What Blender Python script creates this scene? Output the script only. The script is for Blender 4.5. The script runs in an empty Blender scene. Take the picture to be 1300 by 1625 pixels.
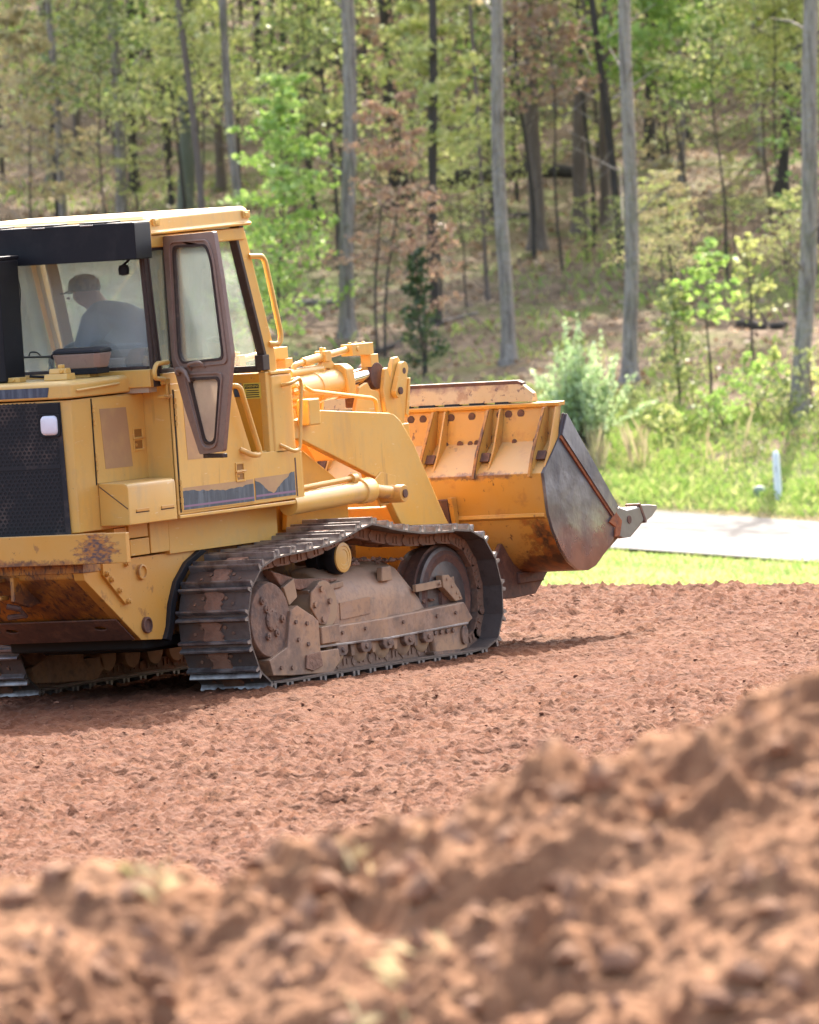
import bpy, bmesh, math, random
import numpy as np
from mathutils import Vector, Matrix
from mathutils.geometry import tessellate_polygon

random.seed(7)
RNG = np.random.default_rng(11)
scene = bpy.context.scene
COL = scene.collection
R_ = math.radians

# ------------------------------------------------------------------ camera
cam_d = bpy.data.cameras.new('camera')
cam = bpy.data.objects.new('camera', cam_d)
COL.objects.link(cam)
CX, CY, CZ = -59.36336673, -38.2943485, 4.0
cr = Vector((0.51468793, -0.85481665, -0.066218))
cu = Vector((0.06938572, -0.03545168, 0.99695978))
cf = Vector((0.85456536, 0.51771775, -0.04106552))
m3 = Matrix((cr, cu, -cf)).transposed()
cam.matrix_world = Matrix.Translation((CX, CY, CZ)) @ m3.to_4x4()
cam_d.sensor_fit = 'HORIZONTAL'
cam_d.sensor_width = 36.0
cam_d.lens = 461.5
cam_d.clip_start = 1.0
cam_d.clip_end = 1500.0
cam_d.dof.use_dof = True
cam_d.dof.focus_distance = 70.5
cam_d.dof.aperture_fstop = 9.0
scene.camera = cam

# ------------------------------------------------------------------ world, sun, exposure
SUN_EL, SUN_H = R_(45), Vector((0.94, 0.342, 0)).normalized()
sun_dir = Vector((SUN_H.x * math.cos(SUN_EL), SUN_H.y * math.cos(SUN_EL), math.sin(SUN_EL)))
world = bpy.data.worlds.new('World')
scene.world = world
world.use_nodes = True
nt = world.node_tree
bg = nt.nodes['Background']
sky = nt.nodes.new('ShaderNodeTexSky')
sky.sky_type = 'NISHITA'
sky.sun_disc = False
sky.sun_elevation = SUN_EL
sky.sun_rotation = math.atan2(SUN_H.x, SUN_H.y)
sky.dust_density = 6.0
sky.ozone_density = 0.4
nt.links.new(sky.outputs[0], bg.inputs[0])
bg.inputs[1].default_value = 0.15
sun_d = bpy.data.lights.new('sun', 'SUN')
sun_d.energy = 3.2
sun_d.angle = R_(0.53)
sun_d.color = (1.0, 0.94, 0.85)
sun = bpy.data.objects.new('sun', sun_d)
COL.objects.link(sun)
sun.rotation_euler = sun_dir.to_track_quat('Z', 'Y').to_euler()
sun.location = (0, 0, 60)
vs = scene.view_settings
vs.view_transform = 'Standard'
vs.look = 'None'
vs.gamma = 1.0
vs.use_curve_mapping = False
vs.exposure = 2.18
scene.cycles.max_bounces = 8
scene.cycles.transparent_max_bounces = 12

# ------------------------------------------------------------------ materials
def mat(name, base, rough=0.6, metal=0.0, layers=(), bump=(), coat=0.0, spec=0.5, coord='Object', dust=None):
    """layers: (scale, colour, lo, hi, amount[, stretch xyz]) noise masks mixed over the base"""
    m = bpy.data.materials.new(name)
    m.use_nodes = True
    t = m.node_tree
    L = t.links
    b = t.nodes['Principled BSDF']
    b.inputs['Roughness'].default_value = rough
    b.inputs['Metallic'].default_value = metal
    b.inputs['Specular IOR Level'].default_value = spec
    b.inputs['Coat Weight'].default_value = coat
    b.inputs['Coat Roughness'].default_value = 0.25
    tc = t.nodes.new('ShaderNodeTexCoord')
    rgb = t.nodes.new('ShaderNodeRGB')
    rgb.outputs[0].default_value = (*base, 1)
    cur = rgb.outputs[0]
    for k, ly in enumerate(layers):
        sc, c2, lo, hi, amt = ly[:5]
        src = tc.outputs[coord]
        if len(ly) > 5:
            mp = t.nodes.new('ShaderNodeMapping')
            mp.inputs['Scale'].default_value = ly[5]
            L.new(src, mp.inputs[0])
            src = mp.outputs[0]
        nz = t.nodes.new('ShaderNodeTexNoise')
        nz.inputs['Scale'].default_value = sc
        nz.inputs['Detail'].default_value = 6.0
        nz.inputs['Roughness'].default_value = 0.62
        L.new(src, nz.inputs['Vector'])
        mr = t.nodes.new('ShaderNodeMapRange')
        mr.inputs['From Min'].default_value = lo
        mr.inputs['From Max'].default_value = hi
        mr.inputs['To Max'].default_value = amt
        L.new(nz.outputs['Fac'], mr.inputs['Value'])
        mx = t.nodes.new('ShaderNodeMix')
        mx.data_type = 'RGBA'
        L.new(mr.outputs[0], mx.inputs['Factor'])
        L.new(cur, mx.inputs['A'])
        mx.inputs['B'].default_value = (*c2, 1)
        cur = mx.outputs['Result']
    if dust:
        # settled dust on upward faces
        c2, amt = dust
        ge = t.nodes.new('ShaderNodeNewGeometry')
        sx = t.nodes.new('ShaderNodeSeparateXYZ')
        L.new(ge.outputs['Normal'], sx.inputs[0])
        mr = t.nodes.new('ShaderNodeMapRange')
        mr.inputs['From Min'].default_value = 0.15
        mr.inputs['From Max'].default_value = 0.8
        mr.inputs['To Max'].default_value = amt
        L.new(sx.outputs['Z'], mr.inputs['Value'])
        mx = t.nodes.new('ShaderNodeMix')
        mx.data_type = 'RGBA'
        L.new(mr.outputs[0], mx.inputs['Factor'])
        L.new(cur, mx.inputs['A'])
        mx.inputs['B'].default_value = (*c2, 1)
        cur = mx.outputs['Result']
    L.new(cur, b.inputs['Base Color'])
    prev = None
    for sc, st, dist in bump:
        nz = t.nodes.new('ShaderNodeTexNoise')
        nz.inputs['Scale'].default_value = sc
        nz.inputs['Detail'].default_value = 5.0
        L.new(tc.outputs[coord], nz.inputs['Vector'])
        bp = t.nodes.new('ShaderNodeBump')
        bp.inputs['Strength'].default_value = st
        bp.inputs['Distance'].default_value = dist
        L.new(nz.outputs['Fac'], bp.inputs['Height'])
        if prev:
            L.new(prev, bp.inputs['Normal'])
        prev = bp.outputs[0]
    if prev:
        L.new(prev, b.inputs['Normal'])
    return m

def leaf_mat(name, c1, c2, c3=None):
    m = bpy.data.materials.new(name)
    m.use_nodes = True
    t = m.node_tree
    L = t.links
    for n in list(t.nodes):
        t.nodes.remove(n)
    out = t.nodes.new('ShaderNodeOutputMaterial')
    ge = t.nodes.new('ShaderNodeNewGeometry')
    cr_ = t.nodes.new('ShaderNodeValToRGB')
    cr_.color_ramp.elements[0].color = (*c1, 1)
    cr_.color_ramp.elements[1].color = (*(c3 or c2), 1)
    e = cr_.color_ramp.elements.new(0.55)
    e.color = (*c2, 1)
    L.new(ge.outputs['Random Per Island'], cr_.inputs[0])
    d = t.nodes.new('ShaderNodeBsdfDiffuse')
    tr = t.nodes.new('ShaderNodeBsdfTranslucent')
    gl = t.nodes.new('ShaderNodeBsdfGlossy')
    gl.inputs['Roughness'].default_value = 0.45
    L.new(cr_.outputs[0], d.inputs[0])
    L.new(cr_.outputs[0], tr.inputs[0])
    m1 = t.nodes.new('ShaderNodeMixShader')
    m1.inputs[0].default_value = 0.45
    L.new(d.outputs[0], m1.inputs[1])
    L.new(tr.outputs[0], m1.inputs[2])
    m2 = t.nodes.new('ShaderNodeMixShader')
    m2.inputs[0].default_value = 0.05
    L.new(m1.outputs[0], m2.inputs[1])
    L.new(gl.outputs[0], m2.inputs[2])
    L.new(m2.outputs[0], out.inputs[0])
    return m

def glass_mat(name, tint, film, film_amt, gloss=0.10):
    """window pane: clear part + reflection + thin film of dried dust"""
    m = bpy.data.materials.new(name)
    m.use_nodes = True
    t = m.node_tree
    L = t.links
    for n in list(t.nodes):
        t.nodes.remove(n)
    out = t.nodes.new('ShaderNodeOutputMaterial')
    tr = t.nodes.new('ShaderNodeBsdfTransparent')
    tr.inputs[0].default_value = (*tint, 1)
    gl = t.nodes.new('ShaderNodeBsdfGlossy')
    gl.inputs['Roughness'].default_value = 0.03
    df = t.nodes.new('ShaderNodeBsdfDiffuse')
    df.inputs[0].default_value = (*film, 1)
    tl = t.nodes.new('ShaderNodeBsdfTranslucent')
    tl.inputs[0].default_value = (*film, 1)
    ms = t.nodes.new('ShaderNodeMixShader')
    ms.inputs[0].default_value = 0.5
    L.new(df.outputs[0], ms.inputs[1])
    L.new(tl.outputs[0], ms.inputs[2])
    lw = t.nodes.new('ShaderNodeLayerWeight')
    lw.inputs[0].default_value = 0.25
    mr = t.nodes.new('ShaderNodeMapRange')
    mr.inputs['To Min'].default_value = gloss
    mr.inputs['To Max'].default_value = 0.8
    L.new(lw.outputs['Fresnel'], mr.inputs[0])
    a = t.nodes.new('ShaderNodeMixShader')
    L.new(mr.outputs[0], a.inputs[0])
    L.new(tr.outputs[0], a.inputs[1])
    L.new(gl.outputs[0], a.inputs[2])
    tc = t.nodes.new('ShaderNodeTexCoord')
    nz = t.nodes.new('ShaderNodeTexNoise')
    nz.inputs['Scale'].default_value = 3.0
    nz.inputs['Detail'].default_value = 7
    L.new(tc.outputs['Object'], nz.inputs['Vector'])
    mr2 = t.nodes.new('ShaderNodeMapRange')
    mr2.inputs['From Min'].default_value = 0.3
    mr2.inputs['From Max'].default_value = 0.75
    mr2.inputs['To Min'].default_value = film_amt * 0.6
    mr2.inputs['To Max'].default_value = film_amt * 1.5
    L.new(nz.outputs['Fac'], mr2.inputs['Value'])
    b = t.nodes.new('ShaderNodeMixShader')
    L.new(mr2.outputs[0], b.inputs[0])
    L.new(a.outputs[0], b.inputs[1])
    L.new(ms.outputs[0], b.inputs[2])
    L.new(b.outputs[0], out.inputs[0])
    return m

DUST = (0.42, 0.30, 0.20)
YB = (0.69, 0.35, 0.057)
M = {}
M['yellow'] = mat('loader_yellow', YB, 0.36, layers=[
    (1.3, (0.68, 0.42, 0.12), 0.32, 0.62, 0.75), (14, (0.50, 0.33, 0.14), 0.52, 0.75, 0.35),
    (5, (0.40, 0.25, 0.12), 0.56, 0.74, 0.45, (1, 1, 0.22)), (3, (0.24, 0.13, 0.055), 0.63, 0.74, 0.5, (4, 4, 0.3)), (7, (0.80, 0.62, 0.38), 0.66, 0.70, 0.5, (1.2, 1.2, 7)), (38, (0.16, 0.09, 0.05), 0.70, 0.74, 0.55)],
    bump=[(60, 0.05, 0.004)], dust=((0.64, 0.46, 0.22), 0.3))
M['yellow_worn'] = mat('worn_yellow_paint', (0.62, 0.29, 0.045), 0.45, layers=[
    (2.0, (0.56, 0.33, 0.11), 0.4, 0.7, 0.5), (7, (0.30, 0.13, 0.04), 0.60, 0.68, 0.75),
    (24, (0.13, 0.055, 0.03), 0.645, 0.69, 0.8)], bump=[(40, 0.1, 0.006)], dust=((0.55, 0.38, 0.22), 0.3))
M['yellow_rusty'] = mat('rust_scraped_yellow', (0.50, 0.22, 0.035), 0.55, layers=[
    (3.0, (0.17, 0.065, 0.028), 0.42, 0.56, 0.9), (13, (0.06, 0.035, 0.03), 0.52, 0.60, 0.8, (1, 3, 1)),
    (30, (0.40, 0.17, 0.06), 0.58, 0.68, 0.5)], bump=[(30, 0.2, 0.008)])
M['yellow_deep'] = mat('inner_yellow_with_bounce', (0.68, 0.30, 0.02), 0.5, layers=[  # deeper yellow: inner shade and bounce put into the paint colour
    (4, (0.45, 0.22, 0.04), 0.45, 0.7, 0.5), (25, (0.15, 0.07, 0.03), 0.64, 0.70, 0.6)])
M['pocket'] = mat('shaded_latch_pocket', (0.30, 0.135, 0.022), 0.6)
M['decal_ghost'] = mat('faded_decal_patch', (0.42, 0.24, 0.11), 0.6, layers=[(6, (0.50, 0.31, 0.12), 0.45, 0.65, 0.6)])
M['stripe_dark'] = mat('navy_vinyl_stripe', (0.045, 0.06, 0.085), 0.4, layers=[
    (9, (0.16, 0.19, 0.22), 0.45, 0.65, 0.6, (3, 3, 0.3)), (30, (0.02, 0.02, 0.03), 0.55, 0.7, 0.5)])
M['stripe_purple'] = mat('purple_pinstripe', (0.24, 0.13, 0.20), 0.5)
M['black'] = mat('black_plastic', (0.010, 0.010, 0.012), 0.55, layers=[(6, (0.03, 0.027, 0.026), 0.5, 0.75, 0.5)], spec=.25, dust=((0.13, 0.105, 0.09), 0.35))
M['grille'] = mat('dark_perforated_steel', (0.020, 0.020, 0.022), 0.6, spec=.25, layers=[(5, (0.13, 0.09, 0.07), 0.5, 0.7, 0.6)])
M['dark'] = mat('dark_bay_and_shade', (0.008, 0.008, 0.008), 0.8)  # near-black, also stands in for the shade under the hull
M['rubber'] = mat('window_rubber', (0.045, 0.028, 0.022), 0.6, layers=[(20, (0.15, 0.09, 0.06), 0.55, 0.7, 0.5)])
M['brown'] = mat('brown_door_plastic', (0.265, 0.172, 0.125), 0.5, layers=[
    (3, (0.33, 0.23, 0.175), 0.4, 0.7, 0.6), (26, (0.17, 0.105, 0.085), 0.5, 0.7, 0.4)], dust=((0.30, 0.22, 0.17), 0.4))
M['interior'] = mat('cab_trim', (0.10, 0.085, 0.075), 0.7, layers=[(4, (0.20, 0.17, 0.14), 0.45, 0.7, 0.5)])
M['tan'] = mat('tan_cab_post', (0.42, 0.31, 0.20), 0.6)
M['steel'] = mat('worn_steel', (0.27, 0.255, 0.255), 0.36, metal=0.85, layers=[
    (2.2, (0.10, 0.075, 0.075), 0.42, 0.6, 0.8), (9, (0.30, 0.27, 0.26), 0.55, 0.7, 0.5, (1, 1, 0.3)), (16, (0.12, 0.07, 0.05), 0.6, 0.7, 0.5)],
    bump=[(8, 0.25, 0.02)])
M['steel_bright'] = mat('polished_tooth_steel', (0.22, 0.205, 0.20), 0.40, metal=0.75, layers=[(8, (0.22, 0.17, 0.14), 0.5, 0.68, 0.7)], bump=[(20, 0.2, 0.01)])
M['chrome'] = mat('cylinder_rod_chrome', (0.75, 0.74, 0.73), 0.15, metal=1.0, layers=[(12, (0.45, 0.35, 0.28), 0.55, 0.7, 0.4)])
M['rust'] = mat('orange_rust', (0.30, 0.09, 0.025), 0.8, layers=[(12, (0.12, 0.04, 0.02), 0.45, 0.65, 0.8)], bump=[(40, 0.4, 0.01)])
M['rust_dark'] = mat('dark_rust', (0.11, 0.05, 0.032), 0.75, layers=[(9, (0.20, 0.09, 0.05), 0.5, 0.65, 0.7), (25, (0.05, 0.03, 0.025), 0.5, 0.65, 0.6)], bump=[(30, 0.3, 0.01)])
M['track'] = mat('track_steel', (0.115, 0.092, 0.08), 0.45, metal=0.4, layers=[
    (3.0, (0.17, 0.095, 0.065), 0.54, 0.62, 0.7), (12, (0.06, 0.045, 0.04), 0.5, 0.66, 0.6)], bump=[(22, 0.35, 0.012)], dust=((0.22, 0.155, 0.12), 0.35))
M['grouser'] = mat('grouser_worn_steel', (0.32, 0.30, 0.29), 0.36, metal=0.65, layers=[(5, (0.11, 0.085, 0.08), 0.44, 0.58, 0.85)], bump=[(30, 0.3, 0.008)])
M['chain'] = mat('muddy_track_link', (0.21, 0.115, 0.07), 0.75, layers=[(9, (0.09, 0.06, 0.048), 0.45, 0.62, 0.8), (24, (0.27, 0.16, 0.105), 0.55, 0.68, 0.6)], bump=[(25, 0.5, 0.015)])
M['frame'] = mat('dusty_track_frame', (0.38, 0.205, 0.105), 0.6, layers=[
    (4.5, (0.055, 0.04, 0.035), 0.56, 0.68, 0.7, (1, 1, 1.6)),
    (2.5, (0.16, 0.095, 0.065), 0.44, 0.62, 0.8), (8, (0.34, 0.20, 0.125), 0.50, 0.64, 0.8), (26, (0.13, 0.085, 0.065), 0.5, 0.7, 0.5)],
    bump=[(14, 0.25, 0.012)], dust=((0.30, 0.18, 0.11), 0.8))
M['frame_tan'] = mat('dusty_tan_steel', (0.36, 0.22, 0.12), 0.65, layers=[(7, (0.22, 0.13, 0.08), 0.45, 0.65, 0.8)], dust=((0.26, 0.17, 0.115), 0.6))
M['mud'] = mat('dried_mud', (0.25, 0.13, 0.08), 0.9, layers=[(9, (0.16, 0.08, 0.05), 0.45, 0.65, 0.7)], bump=[(30, 0.6, 0.02)])
M['lens'] = mat('frosted_lamp_lens', (0.78, 0.74, 0.76), 0.25, layers=[(8, (0.62, 0.58, 0.60), 0.45, 0.65, 0.6)])
M['warn_yellow'] = mat('warning_label_yellow', (0.62, 0.50, 0.07), 0.6)
M['ink'] = mat('label_ink', (0.02, 0.02, 0.02), 0.6)
M['glass_rear'] = glass_mat('dust_and_reflection_rear_glass', (0.86, 0.90, 0.90), (0.66, 0.72, 0.75), 0.20, 0.20)  # pale bluish film: dust, with sky reflection put into its colour
M['glass'] = glass_mat('dusty_cab_glass', (0.92, 0.95, 0.93), (0.55, 0.60, 0.57), 0.10, 0.10)
M['glass_low'] = glass_mat('filthy_door_glass', (0.8, 0.78, 0.72), (0.48, 0.39, 0.31), 0.72, 0.04)
M['skin'] = mat('skin', (0.42, 0.24, 0.17), 0.55)
M['denim'] = mat('blue_grey_work_shirt', (0.085, 0.115, 0.165), 0.85, layers=[(5, (0.13, 0.16, 0.21), 0.45, 0.65, 0.6)], bump=[(14, 0.4, 0.02)])
M['trousers'] = mat('dark_work_trousers', (0.05, 0.055, 0.07), 0.9)
M['cap'] = mat('mottled_cap', (0.13, 0.11, 0.085), 0.9, layers=[(22, (0.04, 0.04, 0.035), 0.48, 0.52, 0.9), (30, (0.22, 0.19, 0.14), 0.55, 0.58, 0.8)])

def add_wear(m, c, r, lo, hi, c1, c2, scale=9, nscale=16, stretch=(1, 1, 1)):
    """a worn place of its own shape: paint scraped off round point c (object space) with half sizes r"""
    t = m.node_tree; Ln = t.links
    bs = t.nodes['Principled BSDF']
    old = bs.inputs['Base Color'].links[0].from_socket
    tc = t.nodes.new('ShaderNodeTexCoord')
    mp = t.nodes.new('ShaderNodeMapping'); mp.vector_type = 'TEXTURE'
    mp.inputs['Location'].default_value = c; mp.inputs['Scale'].default_value = r
    Ln.new(tc.outputs['Object'], mp.inputs[0])
    ln = t.nodes.new('ShaderNodeVectorMath'); ln.operation = 'LENGTH'
    Ln.new(mp.outputs[0], ln.inputs[0])
    mps = t.nodes.new('ShaderNodeMapping'); mps.inputs['Scale'].default_value = stretch
    Ln.new(tc.outputs['Object'], mps.inputs[0])
    nz = t.nodes.new('ShaderNodeTexNoise'); nz.inputs['Scale'].default_value = scale; nz.inputs['Detail'].default_value = 9; nz.inputs['Roughness'].default_value = .72
    Ln.new(mps.outputs[0], nz.inputs['Vector'])
    a = t.nodes.new('ShaderNodeMath'); a.operation = 'MULTIPLY_ADD'; a.inputs[1].default_value = 2.2
    inv = t.nodes.new('ShaderNodeMath'); inv.operation = 'SUBTRACT'; inv.inputs[0].default_value = 1.0
    Ln.new(ln.outputs['Value'], inv.inputs[1])
    Ln.new(nz.outputs['Fac'], a.inputs[0]); Ln.new(inv.outputs[0], a.inputs[2])
    mr = t.nodes.new('ShaderNodeMapRange'); mr.inputs['From Min'].default_value = lo; mr.inputs['From Max'].default_value = hi; mr.inputs['To Max'].default_value = .93
    Ln.new(a.outputs[0], mr.inputs['Value'])
    n2 = t.nodes.new('ShaderNodeTexNoise'); n2.inputs['Scale'].default_value = nscale; n2.inputs['Detail'].default_value = 6
    Ln.new(mps.outputs[0], n2.inputs['Vector'])
    rp = t.nodes.new('ShaderNodeValToRGB')
    rp.color_ramp.elements[0].position = .40; rp.color_ramp.elements[0].color = (*c1, 1)
    rp.color_ramp.elements[1].position = .62; rp.color_ramp.elements[1].color = (*c2, 1)
    Ln.new(n2.outputs['Fac'], rp.inputs[0])
    mx = t.nodes.new('ShaderNodeMix'); mx.data_type = 'RGBA'
    Ln.new(mr.outputs[0], mx.inputs['Factor']); Ln.new(old, mx.inputs['A']); Ln.new(rp.outputs[0], mx.inputs['B'])
    Ln.new(mx.outputs['Result'], bs.inputs['Base Color'])

# ------------------------------------------------------------------ mesh helpers
class MB:
    def __init__(s):
        s.v, s.f = [], []
    def add(s, verts, faces):
        o = len(s.v)
        s.v += [tuple(p) for p in verts]
        s.f += [tuple(i + o for i in f) for f in faces]
        return s
    def box(s, x0, x1, y0, y1, z0, z1):
        v = [(x, y, z) for x in (x0, x1) for y in (y0, y1) for z in (z0, z1)]
        return s.add(v, [(0, 1, 3, 2), (4, 6, 7, 5), (0, 4, 5, 1), (2, 3, 7, 6), (0, 2, 6, 4), (1, 5, 7, 3)])
    def obox(s, c, ax, ay, az, hx, hy, hz):
        c, ax, ay, az = map(Vector, (c, ax, ay, az))
        v = [c + ax * i * hx + ay * j * hy + az * k * hz for i in (-1, 1) for j in (-1, 1) for k in (-1, 1)]
        return s.add(v, [(0, 1, 3, 2), (4, 6, 7, 5), (0, 4, 5, 1), (2, 3, 7, 6), (0, 2, 6, 4), (1, 5, 7, 3)])
    def plate(s, loops, fn, t0, t1):
        """outline + holes in 2d, fn(a, b, t) -> 3d"""
        tri = tessellate_polygon([[Vector((a, b, 0)) for a, b in lp] for lp in loops])
        flat = [p for lp in loops for p in lp]
        n = len(flat)
        v = [fn(a, b, t0) for a, b in flat] + [fn(a, b, t1) for a, b in flat]
        f = [tuple(t) for t in tri] + [tuple(i + n for i in reversed(t)) for t in tri]
        o = 0
        for lp in loops:
            k = len(lp)
            for i in range(k):
                a, b = o + i, o + (i + 1) % k
                f.append((a, b, b + n, a + n))
            o += k
        return s.add(v, f)
    def py(s, pts, y0, y1, holes=()):
        return s.plate([pts, *holes], lambda a, b, t: (a, t, b), y0, y1)
    def px(s, pts, x0, x1, holes=()):
        return s.plate([pts, *holes], lambda a, b, t: (t, a, b), x0, x1)
    def loft(s, secs, close=True, caps=True):
        n = len(secs[0])
        v = [p for sec in secs for p in sec]
        f = []
        for i in range(len(secs) - 1):
            for j in range(n if close else n - 1):
                a, b = i * n + j, i * n + (j + 1) % n
                f.append((a, b, b + n, a + n))
        if caps:
            f.append(tuple(range(n - 1, -1, -1)))
            f.append(tuple((len(secs) - 1) * n + j for j in range(n)))
        return s.add(v, f)
    def tube(s, path, r, n=8, caps=True, closed=False):
        path = [Vector(p) for p in path]
        rs = r if isinstance(r, (list, tuple)) else [r] * len(path)
        secs = []
        prev = None
        for i, p in enumerate(path):
            a = path[(i - 1) % len(path)] if (i or closed) else p
            b = path[(i + 1) % len(path)] if (i < len(path) - 1 or closed) else p
            t = (b - a).normalized()
            if prev is None:
                up = Vector((0, 0, 1)) if abs(t.z) < 0.9 else Vector((1, 0, 0))
                x = t.cross(up).normalized()
            else:
                x = (prev - t * prev.dot(t)).normalized()
            prev = x
            y = t.cross(x)
            secs.append([p + (x * math.cos(2 * math.pi * k / n) + y * math.sin(2 * math.pi * k / n)) * rs[i] for k in range(n)])
        if closed:
            secs.append(secs[0])
            caps = False
        return s.loft(secs, True, caps)
    def cyl(s, p0, p1, r0, r1=None, n=20):
        return s.tube([p0, p1], [r0, r0 if r1 is None else r1], n)
    def lathe(s, c, prof, axis='y', n=28):
        """prof: (radius, offset along axis)"""
        secs = []
        for r, o in prof:
            ring = []
            for k in range(n):
                a = 2 * math.pi * k / n
                if axis == 'y':
                    ring.append((c[0] + r * math.cos(a), c[1] + o, c[2] + r * math.sin(a)))
                elif axis == 'x':
                    ring.append((c[0] + o, c[1] + r * math.cos(a), c[2] + r * math.sin(a)))
                else:
                    ring.append((c[0] + r * math.cos(a), c[1] + r * math.sin(a), c[2] + o))
            secs.append(ring)
        return s.loft(secs)
    def mirror_y(s):
        m = MB()
        m.v = [(x, -y, z) for x, y, z in s.v]
        m.f = [tuple(reversed(f)) for f in s.f]
        return m
    def mesh(s, name, angle=38):
        me = bpy.data.meshes.new(name)
        me.from_pydata(s.v, [], s.f)
        bm = bmesh.new()
        bm.from_mesh(me)
        bmesh.ops.recalc_face_normals(bm, faces=bm.faces)
        bm.to_mesh(me)
        bm.free()
        me.shade_smooth()
        me.set_sharp_from_angle(angle=R_(angle))
        return me
    def build(s, name, m, parent=None, bevel=0.0, angle=38, seg=2):
        me = s.mesh(name, angle)
        me.materials.append(m)
        o = bpy.data.objects.new(name, me)
        COL.objects.link(o)
        if parent:
            o.parent = parent
        if bevel:
            b = o.modifiers.new('bevel', 'BEVEL')
            b.width = bevel
            b.segments = seg
            b.limit_method = 'ANGLE'
            b.angle_limit = R_(35)
            b.harden_normals = True
        return o

def tag(o, label=None, cat=None, group=None, kind=None):
    for k, v in (('label', label), ('category', cat), ('group', group), ('kind', kind)):
        if v:
            o[k] = v
    return o

def empty(name, loc=(0, 0, 0), parent=None):
    o = bpy.data.objects.new(name, None)
    o.location = loc
    o.empty_display_size = 0.3
    COL.objects.link(o)
    if parent:
        o.parent = parent
    return o

def inst(src, name, parent=None, mw=None):
    o = src.copy()
    o.name = name
    COL.objects.link(o)
    o.parent = parent
    if mw is not None:
        o.matrix_local = mw
    return o

def np_mesh(name, verts, faces, smooth=False):
    """faces: (n,k) int array"""
    me = bpy.data.meshes.new(name)
    k = faces.shape[1]
    me.vertices.add(len(verts))
    me.vertices.foreach_set('co', np.ascontiguousarray(verts, dtype=np.float32).ravel())
    me.loops.add(faces.size)
    me.loops.foreach_set('vertex_index', faces.astype(np.int32).ravel())
    me.polygons.add(len(faces))
    me.polygons.foreach_set('loop_start', np.arange(0, faces.size, k, dtype=np.int32))
    me.polygons.foreach_set('use_smooth', np.full(len(faces), smooth))
    me.update(calc_edges=True)
    me.validate()
    return me

def link_mesh(name, me, m, parent=None):
    if m is not None:
        me.materials.append(m)
    o = bpy.data.objects.new(name, me)
    COL.objects.link(o)
    if parent:
        o.parent = parent
    return o

# ------------------------------------------------------------------ terrain
# local ground frame: u to the right of the view, v away from the viewer, origin beside the loader
FH = np.array([.8480481, .5299192]); RH = np.array([.5299192, -.8480481]); P0 = np.array([0.0, -1.2])

def xy(u, v):
    u = np.asarray(u, float); v = np.asarray(v, float)
    return P0[0] + RH[0] * u + FH[0] * v, P0[1] + RH[1] * u + FH[1] * v

def to_uv(x, y):
    dx, dy = x - P0[0], y - P0[1]
    return dx * RH[0] + dy * RH[1], dx * FH[0] + dy * FH[1]

def qof(u, v):
    return v + .9 * (u - 5)

def edge(u, v):
    return ((u - 1.9) * 3 + (v - 10.7) * 2.2) / 3.72

def sm(t):
    t = np.clip(t, 0, 1)
    return t * t * (3 - 2 * t)

def fbank(q):
    return np.where(q < 75, 0, np.where(q < 86, .16 * (q - 75), 1.76 + .10 * (q - 86)))

def height(u, v):
    u = np.asarray(u, float); v = np.asarray(v, float)
    zb = -1.9 - .1 * (np.clip(u, -30, 30) - 3) + fbank(qof(u, v))
    return zb * sm(edge(u, v) / 10)

def G(u, v, dz=0.0):
    x, y = xy(u, v)
    return float(x), float(y), float(height(u, v)) + dz

_perm = RNG.random((256, 256))
def vnoise(x, y):
    xi = np.floor(x).astype(int); yi = np.floor(y).astype(int)
    fx = x - xi; fy = y - yi
    fx = fx * fx * (3 - 2 * fx); fy = fy * fy * (3 - 2 * fy)
    a = _perm[xi % 256, yi % 256]; b = _perm[(xi + 1) % 256, yi % 256]
    c = _perm[xi % 256, (yi + 1) % 256]; d = _perm[(xi + 1) % 256, (yi + 1) % 256]
    return (a * (1 - fx) + b * fx) * (1 - fy) + (c * (1 - fx) + d * fx) * fy - 0.5

def fbm(x, y, oct=4, gain=.5):
    s = 0; a = 1
    for k in range(oct):
        s = s + a * vnoise(x + 17.3 * k, y + 41.7 * k)
        x = x * 2.03; y = y * 2.03; a *= gain
    return s

def grid_mesh(name, us, vs_, zfun, mask=None, smooth=True):
    U, V = np.meshgrid(us, vs_, indexing='ij')
    Z = zfun(U, V)
    X, Y = xy(U, V)
    verts = np.stack([X.ravel(), Y.ravel(), Z.ravel()], 1)
    nu, nv = len(us), len(vs_)
    idx = np.arange(nu * nv).reshape(nu, nv)
    f = np.stack([idx[:-1, :-1], idx[1:, :-1], idx[1:, 1:], idx[:-1, 1:]], -1).reshape(-1, 4)
    if mask is not None:
        mk = mask(U, V)
        mk = (mk[:-1, :-1] & mk[1:, :-1] & mk[1:, 1:] & mk[:-1, 1:]).ravel()
        f = f[mk]
        used = np.unique(f)
        rm = np.full(len(verts), -1); rm[used] = np.arange(len(used))
        verts = verts[used]; f = rm[f]
    return np_mesh(name, verts, f, smooth)

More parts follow.
